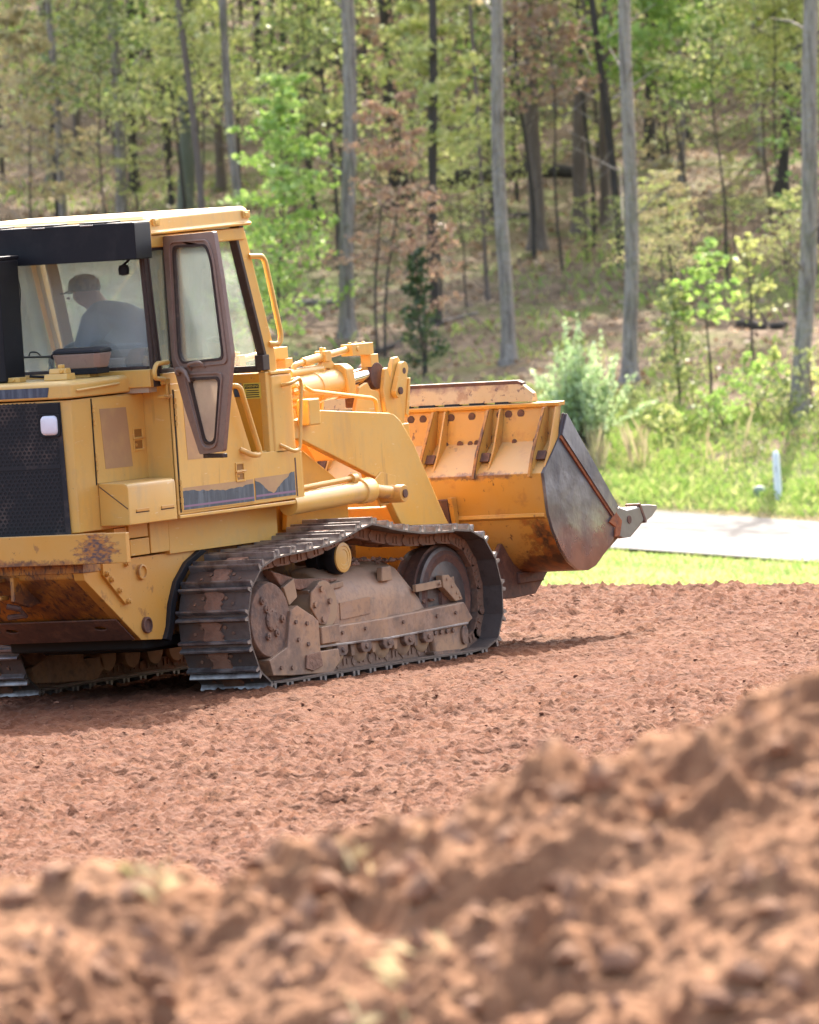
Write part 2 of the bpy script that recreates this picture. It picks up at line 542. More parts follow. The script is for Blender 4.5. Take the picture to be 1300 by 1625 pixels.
M['dirt'] = mat('red_dirt', (0.0918, 0.032, 0.0141), 0.95, layers=[
    (0.30, (0.1077, 0.0428, 0.0203), 0.4, 0.65, 0.7), (1.5, (0.0658, 0.0207, 0.0089), 0.46, 0.64, 0.75), (6, (0.1317, 0.0592, 0.0291), 0.50, 0.66, 0.75),
    (12, (0.0458, 0.0142, 0.0063), 0.53, 0.66, 0.75)], bump=[(12, 0.7, 0.06), (40, 0.5, 0.02)], spec=0.15)
M['grass_soil'] = mat('mown_grass_ground', (0.102, 0.153, 0.0306), 0.95, layers=[
    (0.5, (0.204, 0.2203, 0.0816), 0.42, 0.6, 0.8), (4, (0.0816, 0.1469, 0.0229), 0.5, 0.66, 0.7)], bump=[(20, 0.5, 0.05)], spec=0.1)
M['bank_soil'] = mat('bank_leaf_litter', (0.1706, 0.1219, 0.0829), 0.95, layers=[
    (0.8, (0.2438, 0.1804, 0.1268), 0.45, 0.6, 0.8), (5, (0.0731, 0.0536, 0.039), 0.47, 0.62, 0.85), (20, (0.351, 0.273, 0.2047), 0.58, 0.68, 0.7),
    (0.35, (0.1072, 0.1316, 0.039), 0.48, 0.60, 0.8)], bump=[(12, 0.8, 0.08)], spec=0.1)
M['asphalt'] = mat('pale_worn_asphalt', (0.0987, 0.0942, 0.0897), 0.85, layers=[
    (0.25, (0.1197, 0.1152, 0.1107), 0.4, 0.65, 0.7, (1, 1, 1)), (40, (0.0718, 0.0704, 0.0688), 0.5, 0.7, 0.5)], bump=[(80, 0.3, 0.01)], spec=0.3)

# the wide dirt yard (coarse, sunk under the detailed patch)
def pad_coarse(u, v):
    z = height(u, v) + .02 * fbm(u * .5, v * .5)
    rise = 2.0 * sm((-49 - v) / 8)
    inside = (u > -4.6) & (u < 6.6) & (v > -23.5) & (v < 14)
    return z - .12 * inside + rise
us = np.concatenate([np.arange(-60, -8, 4.0), np.arange(-8, 12, .5), np.arange(12, 61, 4.0)])
vs_ = np.concatenate([np.arange(-110, -56, 4.0), np.arange(-56, 40, .5), np.arange(40, 90, 4.)])
o = link_mesh('dirt_yard', grid_mesh('dirt_yard', us, vs_, lambda u, v: pad_coarse(u, v) + .01, lambda u, v: edge(u, v) < 2.2), M['dirt'])
tag(o, kind='structure')

# detailed dirt in view: churned crust with lumps and scrapes
def pad_fine(u, v):
    z = height(u, v)
    x, y = xy(u, v)
    n1 = fbm(x * 1.1, y * 1.1, 3)
    n2 = fbm(x * 4.5 + 3, y * 4.5, 3)
    n3 = fbm(x * 17 + 9, y * 17, 3)
    n4 = fbm(x * 26 + 4, y * 26 + 2, 2)
    rid = np.maximum(0, fbm(x * 9 + 30, y * 9 + 11, 3) - .16)
    tread = .012 * np.sin(x * 30 + 2 * n1) * sm((vnoise(x * .8, y * 2.2 + 50) - .05) * 5)
    ruts = -.035 * np.maximum(0, 1 - np.abs(((x * .35 + y) * .9 + .25 * n1) % 2.1 - .5) / .16) * (vnoise(x * .25 + 7, y * .9) > -.1)
    calm = .55 + .45 * sm((np.hypot(x - 1, y) - 2.5) / 4)
    zz = z + .025 * n1 + (.018 * n2 + .065 * np.abs(n3) + .06 * rid) * calm + .030 * n4 + tread + ruts
    d = np.minimum(np.minimum(u + 4.6, 6.6 - u), np.minimum(v + 23.5, 13 - v))
    return zz - .15 * (1 - sm(d / .8))
o = link_mesh('dirt_surface', grid_mesh('dirt_surface', np.arange(-4.6, 6.6, .026), np.arange(-23.5, 13, .036), pad_fine, lambda u, v: edge(u, v) < 1.4), M['dirt'])
tag(o, kind='structure')

# ground beyond the yard: verge, road, bank and wooded hillside
us = np.concatenate([np.arange(-60, -12, 4.0), np.arange(-12, 20, .35), np.arange(20, 61, 4.0)])
vv = np.concatenate([np.arange(0, 58, 1.0), np.arange(58, 110, .35), np.arange(110, 260, 2.0)])
def back_z(u, v):
    q = qof(u, v)
    return height(u, v) - .06 * sm((q - 60.2) / .6) * sm((74.6 - q) / .6) + sm((q - 75) / 6) * (.16 * fbm(u * .5, v * .5, 3) + .05 * fbm(u * 2.5, v * 2.5, 2))
verge_mask = lambda u, v: (edge(u, v) > .8) & (qof(u, v) < 68)
o = link_mesh('grass_verge_ground', grid_mesh('grass_verge_ground', us, vv, back_z, verge_mask), M['grass_soil'])
tag(o, kind='structure')
o = link_mesh('wooded_hillside', grid_mesh('wooded_hillside', us, vv, back_z, lambda u, v: (edge(u, v) > .8) & (qof(u, v) > 66.5)), M['bank_soil'])
tag(o, kind='structure')
# road sheet
uu = np.concatenate([np.arange(-60, -12, 3.0), np.arange(-12, 20, .5), np.arange(20, 61, 3.0)])
qq = np.linspace(60.75, 74.05, 14)
Ug, Qg = np.meshgrid(uu, qq, indexing='ij')
wob = .10 * fbm(Ug * .6, Qg * 0.1) * (np.abs(Qg - 67.4) > 6)
Vg = Qg + wob - .9 * (Ug - 5)
X, Y = xy(Ug, Vg)
Z = height(Ug, Vg) + .02 + .05 * (1 - ((Qg - 67.4) / 6.7) ** 2)
idx = np.arange(X.size).reshape(X.shape)
f = np.stack([idx[:-1, :-1], idx[1:, :-1], idx[1:, 1:], idx[:-1, 1:]], -1).reshape(-1, 4)
o = link_mesh('road', np_mesh('road', np.stack([X.ravel(), Y.ravel(), Z.ravel()], 1), f, True), M['asphalt'])
tag(o, kind='structure')

M['crumb'] = mat('dirt_crumb', (0.1688, 0.0725, 0.0413), 0.95, layers=[(2, (0.2375, 0.1125, 0.0688), 0.42, 0.62, 0.8)], spec=0.1)
M['clod'] = mat('soil_clod', (0.2321, 0.128, 0.0766), 0.95, layers=[(3, (0.3249, 0.189, 0.1188), 0.42, 0.62, 0.8), (9, (0.1624, 0.0854, 0.0554), 0.5, 0.66, 0.7)], spec=0.1)
# loose lumps lying on the yard
def lump_templates(n, sub=1, amp=.35):
    out = []
    for k in range(n):
        bm = bmesh.new()
        bmesh.ops.create_icosphere(bm, subdivisions=sub, radius=1)
        off = random.uniform(0, 50)
        from mathutils import noise as mn
        for v in bm.verts:
            v.co *= 1 + amp * mn.noise(v.co * 1.3 + Vector((off, 0, 0))) * 1.6
        bm.verts.ensure_lookup_table()
        out.append((np.array([v.co[:] for v in bm.verts]), np.array([[v.index for v in fc.verts] for fc in bm.faces])))
        bm.free()
    return out

def scatter_lumps(tpl, pos, size, flat=.65):
    V, F = [], []
    off = 0
    for p, s in zip(pos, size):
        tv, tf = tpl[random.randrange(len(tpl))]
        a = random.uniform(0, 6.28)
        c, sn = math.cos(a), math.sin(a)
        w = tv * s * np.array([random.uniform(.8, 1.3), random.uniform(.8, 1.2), flat * random.uniform(.7, 1.3)])
        w = np.stack([w[:, 0] * c - w[:, 1] * sn, w[:, 0] * sn + w[:, 1] * c, w[:, 2]], 1) + p
        V.append(w); F.append(tf + off); off += len(tv)
    return np.concatenate(V), np.concatenate(F)

tpl1 = lump_templates(8, 1)
n = 3500
pu = RNG.uniform(-4, 6, n); pv = RNG.uniform(-22, 11, n)
k = edge(pu, pv) < 1
pu, pv = pu[k], pv[k]
xx, yy = xy(pu, pv)
# keep them out from under the tracks
k = ~((np.abs(np.abs(yy) - .925) < .32) & (xx > -.5) & (xx < 3.2))
pu, pv, xx, yy = pu[k], pv[k], xx[k], yy[k]
zz = pad_fine(pu, pv)
sz = .006 + .010 * RNG.random(len(pu)) ** 2
v_, f_ = scatter_lumps(tpl1, np.stack([xx, yy, zz], 1), sz)
o = link_mesh('dirt_crumbs', np_mesh('dirt_crumbs', v_, f_, True), M['crumb'])
tag(o, kind='stuff')

# ------------------------------------------------------------------ the heap of soil in the foreground
M['soil'] = mat('loose_brown_soil', (0.2249, 0.1116, 0.0573), 0.95, layers=[
    (3, (0.2647, 0.1394, 0.0753), 0.42, 0.62, 0.8), (11, (0.1192, 0.0526, 0.0284), 0.5, 0.68, 0.7), (6, (0.2117, 0.1363, 0.0657), 0.6, 0.72, 0.5), (1.7, (0.1058, 0.0496, 0.0284), 0.55, 0.68, 0.7)],
    bump=[(30, 0.5, 0.03)], spec=0.1)
ridge_u = np.array([-6, -2, -.71, -.45, -.29, .01, .23, .49, .71, .95, 1.13, 1.35, 2.2, 4, 7])
ridge_z = np.array([1.9, 2.08, 2.12, 2.13, 2.07, 2.10, 2.16, 2.26, 2.30, 2.36, 2.425, 2.44, 2.50, 2.4, 2.0])
def mound_z(u, v):
    rz = np.interp(u, ridge_u, ridge_z) - .045
    d = v + 44.0
    front = rz - .40 * np.maximum(0, -d) ** 1.05
    back = rz - .75 * np.maximum(0, d - .15) ** 1.1
    z = np.where(d < 0, front, back)
    # slumped clods: rounded tops with dark creases between them, drawn out down the slope
    wu = u + .10 * fbm(u * 3 + 7, v * 3, 2); wv = v + .10 * fbm(u * 3, v * 3 + 19, 2)
    b1 = np.abs(fbm(wu * 3.1 + 5, wv * 2.3, 1)); b2 = np.abs(fbm(wu * 7.5 + 3, wv * 6.5 + 4, 2)); b3 = np.abs(fbm(wu * 19, wv * 17 + 8, 2))
    rough =   .45 + .55 * sm((fbm(u * 1.7 + 31, v * 1.7, 2) + .12) * 3.2)
    z = z + .04 * fbm(u * 1.4 + 5, v * 1.4, 2) + .19 * (b1 - .2) + .13 * (b2 - .18) * rough + .085 * (b3 - .2) * rough + .016 * fbm(u * 45, v * 45, 2)
    return np.maximum(z, -.1)
us = np.concatenate([np.arange(-6, -1.1, .08), np.arange(-1.1, 1.8, .011), np.arange(1.8, 7, .08)])
vs_ = np.concatenate([np.arange(-49.5, -47.0, .05), np.arange(-47.0, -43.5, .012), np.arange(-43.4, -40, .06)])
o = link_mesh('soil_heap', grid_mesh('soil_heap', us, vs_, mound_z), M['soil'])
tag(o, 'heap of loose brown soil filling the foreground below the loader', 'soil heap')
heap = o
tpl2 = lump_templates(12, 1, .6)
n = 1700
pu = RNG.uniform(-1.1, 1.8, n); pv = RNG.uniform(-46.6, -43.75, n)
sz = .006 + .045 * RNG.random(n) ** 5
xx, yy = xy(pu, pv); zz = mound_z(pu, pv)
v_, f_ = scatter_lumps(tpl2, np.stack([xx, yy, zz], 1), sz, .8)
o = link_mesh('clods', np_mesh('clods', v_, f_, False), M['clod'], heap)
tag(o, kind='stuff')

# dry grass bits caught in the heap
def blade_mesh(name, pos, hgt, wid, lean, up=None):
    """one folded blade (2 tris) per position"""
    n = len(pos)
    a = RNG.uniform(0, 2 * np.pi, n)
    w = np.stack([np.cos(a), np.sin(a), np.zeros(n)], 1) * (wid * .5)[:, None]
    b = RNG.uniform(0, 2 * np.pi, n)
    ln = np.stack([np.cos(b), np.sin(b), np.zeros(n)], 1) * (lean * hgt)[:, None]
    z = np.zeros((n, 3)); z[:, 2] = hgt
    p = np.stack([pos - w, pos + w, pos + ln * .4 + z * .6 + w * .6, pos + ln + z * (1 - .3 * np.minimum(lean, 1.5))[:, None]], 1)
    i = np.arange(n)[:, None] * 4
    f = np.concatenate([i + np.array([[0, 1, 2]]), i + np.array([[0, 2, 3]])], 0)
    return np_mesh(name, p.reshape(-1, 3), f, False)
M['straw'] = leaf_mat('dry_straw', (0.36, 0.28, 0.15), (0.44, 0.37, 0.22), (0.30, 0.27, 0.11))
cl = [(-.33, -44.05, .03, 14), (.19, -44.95, .06, 14), (.02, -45.3, .07, 24), (.34, -44.7, .05, 8), (.05, -45.6, .09, 26), (.17, -44.12, .04, 10)]
ps = []
for cu_, cv_, rr, nn in cl:
    ps.append(np.stack([RNG.normal(cu_, rr, nn), RNG.normal(cv_, rr, nn)], 1))
ps = np.concatenate(ps)
xx, yy = xy(ps[:, 0], ps[:, 1])
me = blade_mesh('straw_bits', np.stack([xx, yy, mound_z(ps[:, 0], ps[:, 1]) + .01], 1), RNG.uniform(.02, .08, len(ps)), RNG.uniform(.004, .010, len(ps)), RNG.uniform(.3, 1.8, len(ps)))
o = link_mesh('straw_bits', me, M['straw'], heap)
tag(o, kind='stuff')
# ------------------------------------------------------------------ vegetation
M['bark'] = mat('grey_bark', (0.31, 0.265, 0.225), 0.9, layers=[(3, (0.15, 0.12, 0.10), 0.47, 0.6, 0.85, (5, 5, .6)), (9, (0.40, 0.35, 0.30), 0.55, 0.7, 0.7, (3, 3, .6)), (2, (0.15, 0.15, 0.09), 0.52, 0.66, 0.6)], bump=[(14, 1.0, 0.05), (45, .6, .02)])
M['bark_dark'] = mat('dark_bark', (0.055, 0.045, 0.038), 0.95, layers=[(4, (0.10, 0.085, 0.075), 0.48, 0.68, 0.8, (4, 4, .5))], bump=[(14, 0.6, 0.03)])
M['bark_brown'] = mat('brown_bark', (0.15, 0.115, 0.095), 0.95, layers=[(4, (0.24, 0.19, 0.16), 0.48, 0.68, 0.8, (4, 4, .5))], bump=[(14, 0.6, 0.03)])
M['bark_mossy'] = mat('mossy_green_bark', (0.15, 0.165, 0.12), 0.95, layers=[(4, (0.21, 0.21, 0.17), 0.48, 0.68, 0.8, (4, 4, .5))], bump=[(14, 0.6, 0.03)])
M['leaf_fresh'] = leaf_mat('fresh_green_leaf', (0.22, 0.37, 0.065), (0.33, 0.48, 0.11), (0.46, 0.58, 0.20))
M['leaf_yellow'] = leaf_mat('yellow_green_leaf', (0.33, 0.39, 0.10), (0.50, 0.53, 0.18), (0.64, 0.62, 0.30))
M['leaf_olive'] = leaf_mat('olive_leaf', (0.13, 0.17, 0.05), (0.27, 0.32, 0.10), (0.44, 0.46, 0.20))
M['leaf_red'] = leaf_mat('reddish_spring_leaf', (0.33, 0.19, 0.125), (0.44, 0.28, 0.185), (0.48, 0.37, 0.24))
M['leaf_tan'] = leaf_mat('tan_bud_leaf', (0.38, 0.31, 0.16), (0.50, 0.41, 0.23), (0.46, 0.46, 0.22))
M['leaf_dark'] = leaf_mat('dark_needle_leaf', (0.035, 0.065, 0.022), (0.06, 0.10, 0.03), (0.09, 0.14, 0.05))
M['leaf_pale'] = leaf_mat('silvery_shrub_leaf', (0.30, 0.43, 0.18), (0.46, 0.58, 0.29), (0.60, 0.68, 0.42))
M['leaf_canopy'] = leaf_mat('canopy_leaf', (0.22, 0.30, 0.07), (0.38, 0.44, 0.14), (0.52, 0.53, 0.22))
M['grass_blade'] = leaf_mat('bank_grass_blade', (0.17, 0.28, 0.05), (0.28, 0.38, 0.085), (0.46, 0.46, 0.18))
M['verge_blade'] = leaf_mat('verge_grass_blade', (0.18, 0.30, 0.05), (0.32, 0.39, 0.11), (0.50, 0.45, 0.20))
M['litter'] = leaf_mat('dead_leaf', (0.18, 0.115, 0.07), (0.31, 0.22, 0.15), (0.44, 0.34, 0.25))

def leaf_quads(cent, size, flat=.5, dirs=None):
    """rhombic leaves lightly folded; returns verts, faces"""
    n = len(cent)
    a = RNG.uniform(0, 2 * np.pi, n)
    t = np.stack([np.cos(a), np.sin(a), RNG.normal(0, flat, n)], 1)
    if dirs is not None:
        t = t * .6 + dirs
    t /= np.linalg.norm(t, axis=1)[:, None]
    r = RNG.normal(0, 1, (n, 3)); r[:, 2] *= flat
    s = np.cross(t, r); s /= np.linalg.norm(s, axis=1)[:, None] + 1e-9
    L = size[:, None] * RNG.uniform(.7, 1.3, (n, 1)); Wd = L * RNG.uniform(.28, .45, (n, 1))
    p = np.stack([cent - t * L * .5, cent + s * Wd - t * L * .05, cent + t * L * .5, cent - s * Wd - t * L * .05], 1)
    i = np.arange(n)[:, None] * 4
    return p.reshape(-1, 3), i + np.array([[0, 1, 2, 3]])

def gen_tree(h, spread, nbr, leaves, size, z0=.25, updroop=.25, rad=.02, lean=(0, 0), layered=.35, stems=1):
    """small tree: returns (stem MB, branch MB, leaf centres, leaf sizes)"""
    wood = MB(); brs = MB()
    C, S = [], []
    for st in range(stems):
        sx, sy = (RNG.normal(0, .12, 2) if stems > 1 else (0, 0))
        lx, ly = lean[0] + (RNG.normal(0, .25) if stems > 1 else 0), lean[1] + (RNG.normal(0, .2) if stems > 1 else 0)
        k = 7
        ph = RNG.uniform(0, 6.28)
        stem = [Vector((sx + lx * (i / k) ** 1.2 + .03 * h * .3 * math.sin(i * 1.1 + ph) * (i > 0), sy + ly * (i / k) + .03 * h * .3 * math.cos(i * 1.3 + ph) * (i > 0), h * i / k - (.15 if i == 0 else 0))) for i in range(k + 1)]
        wood.tube(stem, [rad * (1 - .8 * i / k) for i in range(k + 1)], 6)
        nb = nbr // stems
        for b in range(nb):
            fz = z0 + (1 - z0) * (b + RNG.uniform(0, 1)) / nb
            j = min(int(fz * k), k - 1)
            base = stem[j].lerp(stem[j + 1], fz * k - j)
            az = b * 2.4 + RNG.uniform(-.5, .5)
            ln = spread * (1 - .65 * (fz - z0) / (1 - z0 + 1e-6)) * RNG.uniform(.6, 1.1)
            d = Vector((math.cos(az), math.sin(az), updroop + RNG.uniform(-.15, .3)))
            mid = base + d * ln * .5
            tip = base + d * ln + Vector((0, 0, -.08 * ln))
            brs.tube([base, mid, tip], [rad * .38, rad * .22, rad * .08], 4, caps=False)
            m = int(leaves / max(1, nb * stems) * RNG.uniform(.6, 1.4))
            s = RNG.uniform(.15, 1.1, m) ** .8
            pts = np.array(base)[None] + (np.array(tip) - np.array(base))[None] * s[:, None]
            w = .32 * ln * (1.15 - np.abs(s - .6))
            pts = pts + np.stack([RNG.normal(0, 1, m) * w * .6, RNG.normal(0, 1, m) * w * .6, RNG.normal(0, 1, m) * w * layered], 1)
            # clump the leaves
            C.append(pts); S.append(np.full(m, size))
    return wood, brs, np.concatenate(C), np.concatenate(S)

def place_words(u, v):
    """where a tree of the wood is found, by what it stands above or beside in the photograph"""
    d = Vector(G(u, v, 2.0)) - Vector((CX, CY, CZ))
    t = .5 + cam_d.lens / 36.0 * d.dot(cr) / d.dot(cf)
    if t < 0: z = 'beyond the left end of the view'
    elif t > 1: z = 'beyond the right end of the view'
    else:
        z = next(w for lim, w in ((.08, 'at the left edge above the black roof box'), (.16, 'above the black roof box'), (.23, 'by the mossy green trunk'), (.30, 'above the open cab door'), (.36, 'left of the bright green young tree'),
            (.42, 'behind the bright green young tree'), (.48, 'left of the reddish young tree'), (.54, 'behind the reddish young tree'), (.60, 'left of the curving grey trunk'), (.66, 'right of the curving grey trunk'),
            (.71, 'among the brown trunks'), (.77, 'left of the pale straight trunk'), (.83, 'right of the pale straight trunk'), (.89, 'above the small maple'), (.95, 'left of the large right hand trunk'), (1.01, 'at the right edge by the large trunk')) if t <= lim)
    q = qof(u, v)
    return ('low ' if q < 100 else 'midway up ' if q < 120 else 'far up ') + z

def tree_thing(name, label, cat, loc, parts, group=None, rz=0.0, sc=1.0):
    e = empty(name, loc)
    e.rotation_euler.z = rz
    e.scale = (sc, sc, sc)
    tag(e, label, cat, group)
    for nm, me, m in parts:
        o = bpy.data.objects.new(nm, me)
        if not me.materials:
            me.materials.append(m)
        COL.objects.link(o)
        o.material_slots[0].link = 'OBJECT'
        o.material_slots[0].material = m
        o.parent = e
        if nm in ('leaves', 'crown', 'limbs', 'twigs', 'branches', 'stems'):
            o['kind'] = 'stuff'
    return e

# --- canopy crowns shared by the tall trees (above the picture, they shade the hillside)
canopies = []
for k in range(6):
    nb = 16
    nl = 130 if k < 4 else 34
    wood = MB(); C = []
    for b in range(nb):
        z = RNG.uniform(6.5, 14.5)
        az = b * 2.4 + RNG.uniform(-.4, .4)
        ln = RNG.uniform(1.4, 3.2) * (1.15 - abs(z - 9) / 10)
        base = Vector((0, 0, z)); tip = base + Vector((math.cos(az) * ln, math.sin(az) * ln, ln * .45))
        wood.tube([base, base.lerp(tip, .5) + Vector((0, 0, .1)), tip], [.05, .03, .012], 5, caps=False)
        m = nl
        s = RNG.uniform(.3, 1.15, m)
        C.append(np.array(base)[None] + (np.array(tip - base))[None] * s[:, None] + RNG.normal(0, .38, (m, 3)))
    lv, lf = leaf_quads(np.concatenate(C), np.full(nb * nl, .22))
    canopies.append((wood.mesh('canopy_limbs'), np_mesh('canopy_leaves', lv, lf)))

# low sprays of young leaves that hang from the tall trunks into the picture
trunk_list = [
 # u, v, u_top, z_top(at frame top), radius, bark, label
 (-2.93,101.2,-2.97,5.68,.062,'bark','slender pale grey trunk leaning left, left end of the wood above the cab'),
 (-2.03,103.5,-1.96,5.63,.094,'bark','straight grey trunk rising behind the black box on the cab roof'),
 (-1.88,112.9,-1.74,5.71,.077,'bark_dark','dark trunk standing close behind the straight grey trunk above the cab'),
 (-1.01,104.8,-.78,5.57,.136,'bark_mossy','thick mossy green trunk above the cab roof'),
 (-1.30,117.7,-1.16,5.70,.056,'bark_dark','narrow dark trunk just left of the mossy green trunk'),
 (1.49,128.7,1.79,5.60,.131,'bark_dark','dark far trunk left of the grey trunk beyond the cab front'),
 (1.45,90.1,1.77,5.27,.115,'bark','tall grey trunk standing between the bright green sapling and the reddish one'),
 (2.37,124.6,2.46,5.52,.128,'bark_dark','almost black far trunk above the reddish sapling'),
 (2.55,107.7,2.67,5.36,.117,'bark_dark','broad dark trunk behind the top of the reddish sapling'),
 (2.82,91.1,3.07,5.19,.068,'bark_dark','thin dark trunk right of the reddish sapling'),
 (3.78,86.3,3.94,5.09,.103,'bark','grey trunk curving up behind the right end of the bucket'),
 (4.70,100.2,4.89,5.15,.123,'bark_brown','brown trunk right of the curving grey trunk'),
 (5.50,102.5,5.78,5.11,.114,'bark_brown','brown trunk just left of the pale straight trunk'),
 (5.94,103.2,6.18,5.09,.083,'bark_brown','narrow brown trunk hidden partly by the pale straight trunk'),
 (5.48,83.9,5.80,4.95,.106,'bark','pale straight grey trunk rooted on the bank right of the bucket'),
 (7.07,112.3,7.25,5.10,.098,'bark_dark','ivy dark trunk right of the pale straight trunk'),
 (7.73,80.1,8.33,4.75,.126,'bark','large grey trunk at the right edge above the marker post'),
 (9.07,107.2,9.55,4.90,.085,'bark_dark','dark trunk leaning behind the large trunk at the right edge'),
 (-2.93,118.7,-2.76,5.82,.068,'bark_brown','thin brown trunk behind the pale leaning trunk at the left'),
 (-.36,112.1,-.27,5.59,.076,'bark_brown','brown trunk between the mossy trunk and the bright green sapling'),
 (.78,116.6,.95,5.55,.062,'bark_dark','dark narrow trunk above the bright green sapling'),
]
def trunk_mesh(ulean, rise, r, seed):
    """trunk 15 m tall that passes (ulean) at height rise; flared foot"""
    rg = np.random.default_rng(seed)
    sl = ulean / rise
    ph = rg.uniform(0, 6.28)
    zs = [-.3, 0, .12, .4, .9, 1.5, 2.2, 3.0, 3.8, 4.8, 6.5, 9, 12, 15]
    path, rad = [], []
    for z in zs:
        w = r * .45 * math.sin(z * .9 + ph) * min(1, z / 1.5 if z > 0 else 0)
        uu_ = sl * max(z, 0) * (1 if z < 7 else 1) + w
        vv_ = r * .5 * math.sin(z * 1.3 + ph * 2)
        path.append((RH[0] * uu_ + FH[0] * vv_, RH[1] * uu_ + FH[1] * vv_, z))
        flare = 1 + .75 * math.exp(-max(z, 0) / .16)
        rad.append(r * flare * (1.05 - .035 * max(z, 0)))
    return MB().tube(path, rad, 12), path
for i, (u, v, ut, zt, r, bk, lab) in enumerate(trunk_list):
    z0 = float(height(u, v))
    mb, path = trunk_mesh(ut - u, zt - z0, r, 50 + i)
    # a couple of bare snag limbs
    snags = []
    for s in range(3):
        zz_ = random.uniform(1.8, 5.5)
        a = random.uniform(0, 6.28)
        b0 = Vector((RH[0] * (ut - u) / (zt - z0) * zz_, RH[1] * (ut - u) / (zt - z0) * zz_, zz_))
        d = Vector((math.cos(a), math.sin(a), random.uniform(.2, .9))) * random.uniform(.35, .9)
        snags.append(MB().tube([b0, b0 + d * .5 + Vector((0, 0, .06)), b0 + d], [r * .2, r * .13, r * .04], 5))
    e = tree_thing('tree', lab, 'tree', G(u, v), [('trunk', mb.mesh('trunk', 60), M[bk])] + [('limb', s_.mesh('limb', 60), M[bk]) for s_ in snags])
    lm, lv = canopies[i % 4 if v > 99 else 4 + i % 2]
    for nm, me, m in (('limbs', lm, M[bk]), ('crown', lv, M['leaf_canopy'])):
        o = bpy.data.objects.new(nm, me); COL.objects.link(o)
        if not me.materials: me.materials.append(m)
        o.material_slots[0].link = 'OBJECT'; o.material_slots[0].material = m
        o.parent = e; o['kind'] = 'stuff'
        tx = (ut - u) / (zt - z0)
        o.location = (RH[0] * tx * 9, RH[1] * tx * 9, 0)
        o.rotation_euler.z = random.uniform(0, 6.28)

# --- more trees standing round the ones in view: thin stems between them, and shade trees beyond the frame
bark_lab = {'bark': 'grey', 'bark_dark': 'dark', 'bark_brown': 'brown', 'bark_mossy': 'mossy'}
stem_meshes = []
for k in range(6):
    ph = random.uniform(0, 6)
    bend = random.uniform(-.25, .25)
    h = random.uniform(5, 9)
    mb = MB().tube([(bend * (z / h) ** 1.5 * 2 + .04 * math.sin(z * 1.2 + ph), .04 * math.cos(z + ph), z) for z in np.linspace(-.2, h, 9)], [.032 * (1 - .6 * t) for t in np.linspace(0, 1, 9)], 6)
    tw = MB()
    for s in range(7):
        z = random.uniform(1.0, h * .95); a = random.uniform(0, 6.28); l = random.uniform(.3, .9)
        bx = bend * (z / h) ** 1.5 * 2
        tw.tube([(bx, 0, z), (bx + math.cos(a) * l, math.sin(a) * l, z + l * .6)], [.010, .003], 4, caps=False)
    stem_meshes.append((mb.mesh('stem', 60), tw.mesh('twigs', 60)))
placed = [(t[0], t[1]) for t in trunk_list]
cnt = 0
tries = 0
while cnt < 290 and tries < 9000:
    tries += 1
    q = random.uniform(84, 150) if random.random() < .8 else random.uniform(79, 90)
    d = 70 + q
    u = random.uniform(-.052 * d, .062 * d) + (q - 70) * .03
    v = q - .9 * (u - 5)
    if v < 80: continue
    if q < 88 and u < 6.5 and random.random() < .75: continue
    if any((u - a) ** 2 + ((v - b) * .25) ** 2 < .05 for a, b in placed): continue
    placed.append((u, v))
    thick = random.random()
    bk = random.choice(['bark_dark', 'bark_brown', 'bark', 'bark', 'bark_dark'])
    me, tw = stem_meshes[cnt % 6]
    e = tree_thing('bare_sapling', 'thin %s bare sapling %s' % (bark_lab[bk], place_words(u, v)), 'tree', G(u, v),
                   [('trunk', me, M[bk]), ('twigs', tw, M[bk])], 'thin bare saplings in the wood', random.uniform(0, 6.28), random.choice([.7, .8, 1.0, 1.15, 1.5, 1.9]) if thick > .4 else .65)
    cnt += 1

# medium trunks standing thick between the larger ones
for k in range(125):
    q = random.uniform(90, 155); d = 70 + q
    u = random.uniform(-.05 * d, .058 * d) + (q - 70) * .03
    v = q - .9 * (u - 5)
    if v < 88 or any((u - a) ** 2 + ((v - b) * .12) ** 2 < .12 for a, b in placed): continue
    placed.append((u, v))
    mb, _ = trunk_mesh(random.uniform(-.35, .35), 5, random.uniform(.03, .075), 700 + k)
    tw = MB()
    for s in range(4):
        zz_ = random.uniform(1.5, 6); a = random.uniform(0, 6.28)
        b0 = Vector((0, 0, zz_)); dv = Vector((math.cos(a), math.sin(a), random.uniform(.1, .8))) * random.uniform(.3, 1.0)
        tw.tube([b0, b0 + dv * .5 + Vector((0, 0, .05)), b0 + dv], [.018, .011, .004], 4, caps=False)
    bk = random.choice(['bark', 'bark_dark', 'bark_brown', 'bark_dark', 'bark_dark'])
    lm, lv = canopies[k % 4 if q > 100 else 4 + k % 2]
    e = tree_thing('tree', 'slim %s trunk %s' % (bark_lab[bk], place_words(u, v)), 'tree', G(u, v),
                   [('trunk', mb.mesh('trunk', 60), M[bk]), ('twigs', tw.mesh('twigs', 60), M[bk]), ('limbs', lm, M[bk]), ('crown', lv, M['leaf_canopy'])], 'slim trunks in the wood', random.uniform(0, 6.28))

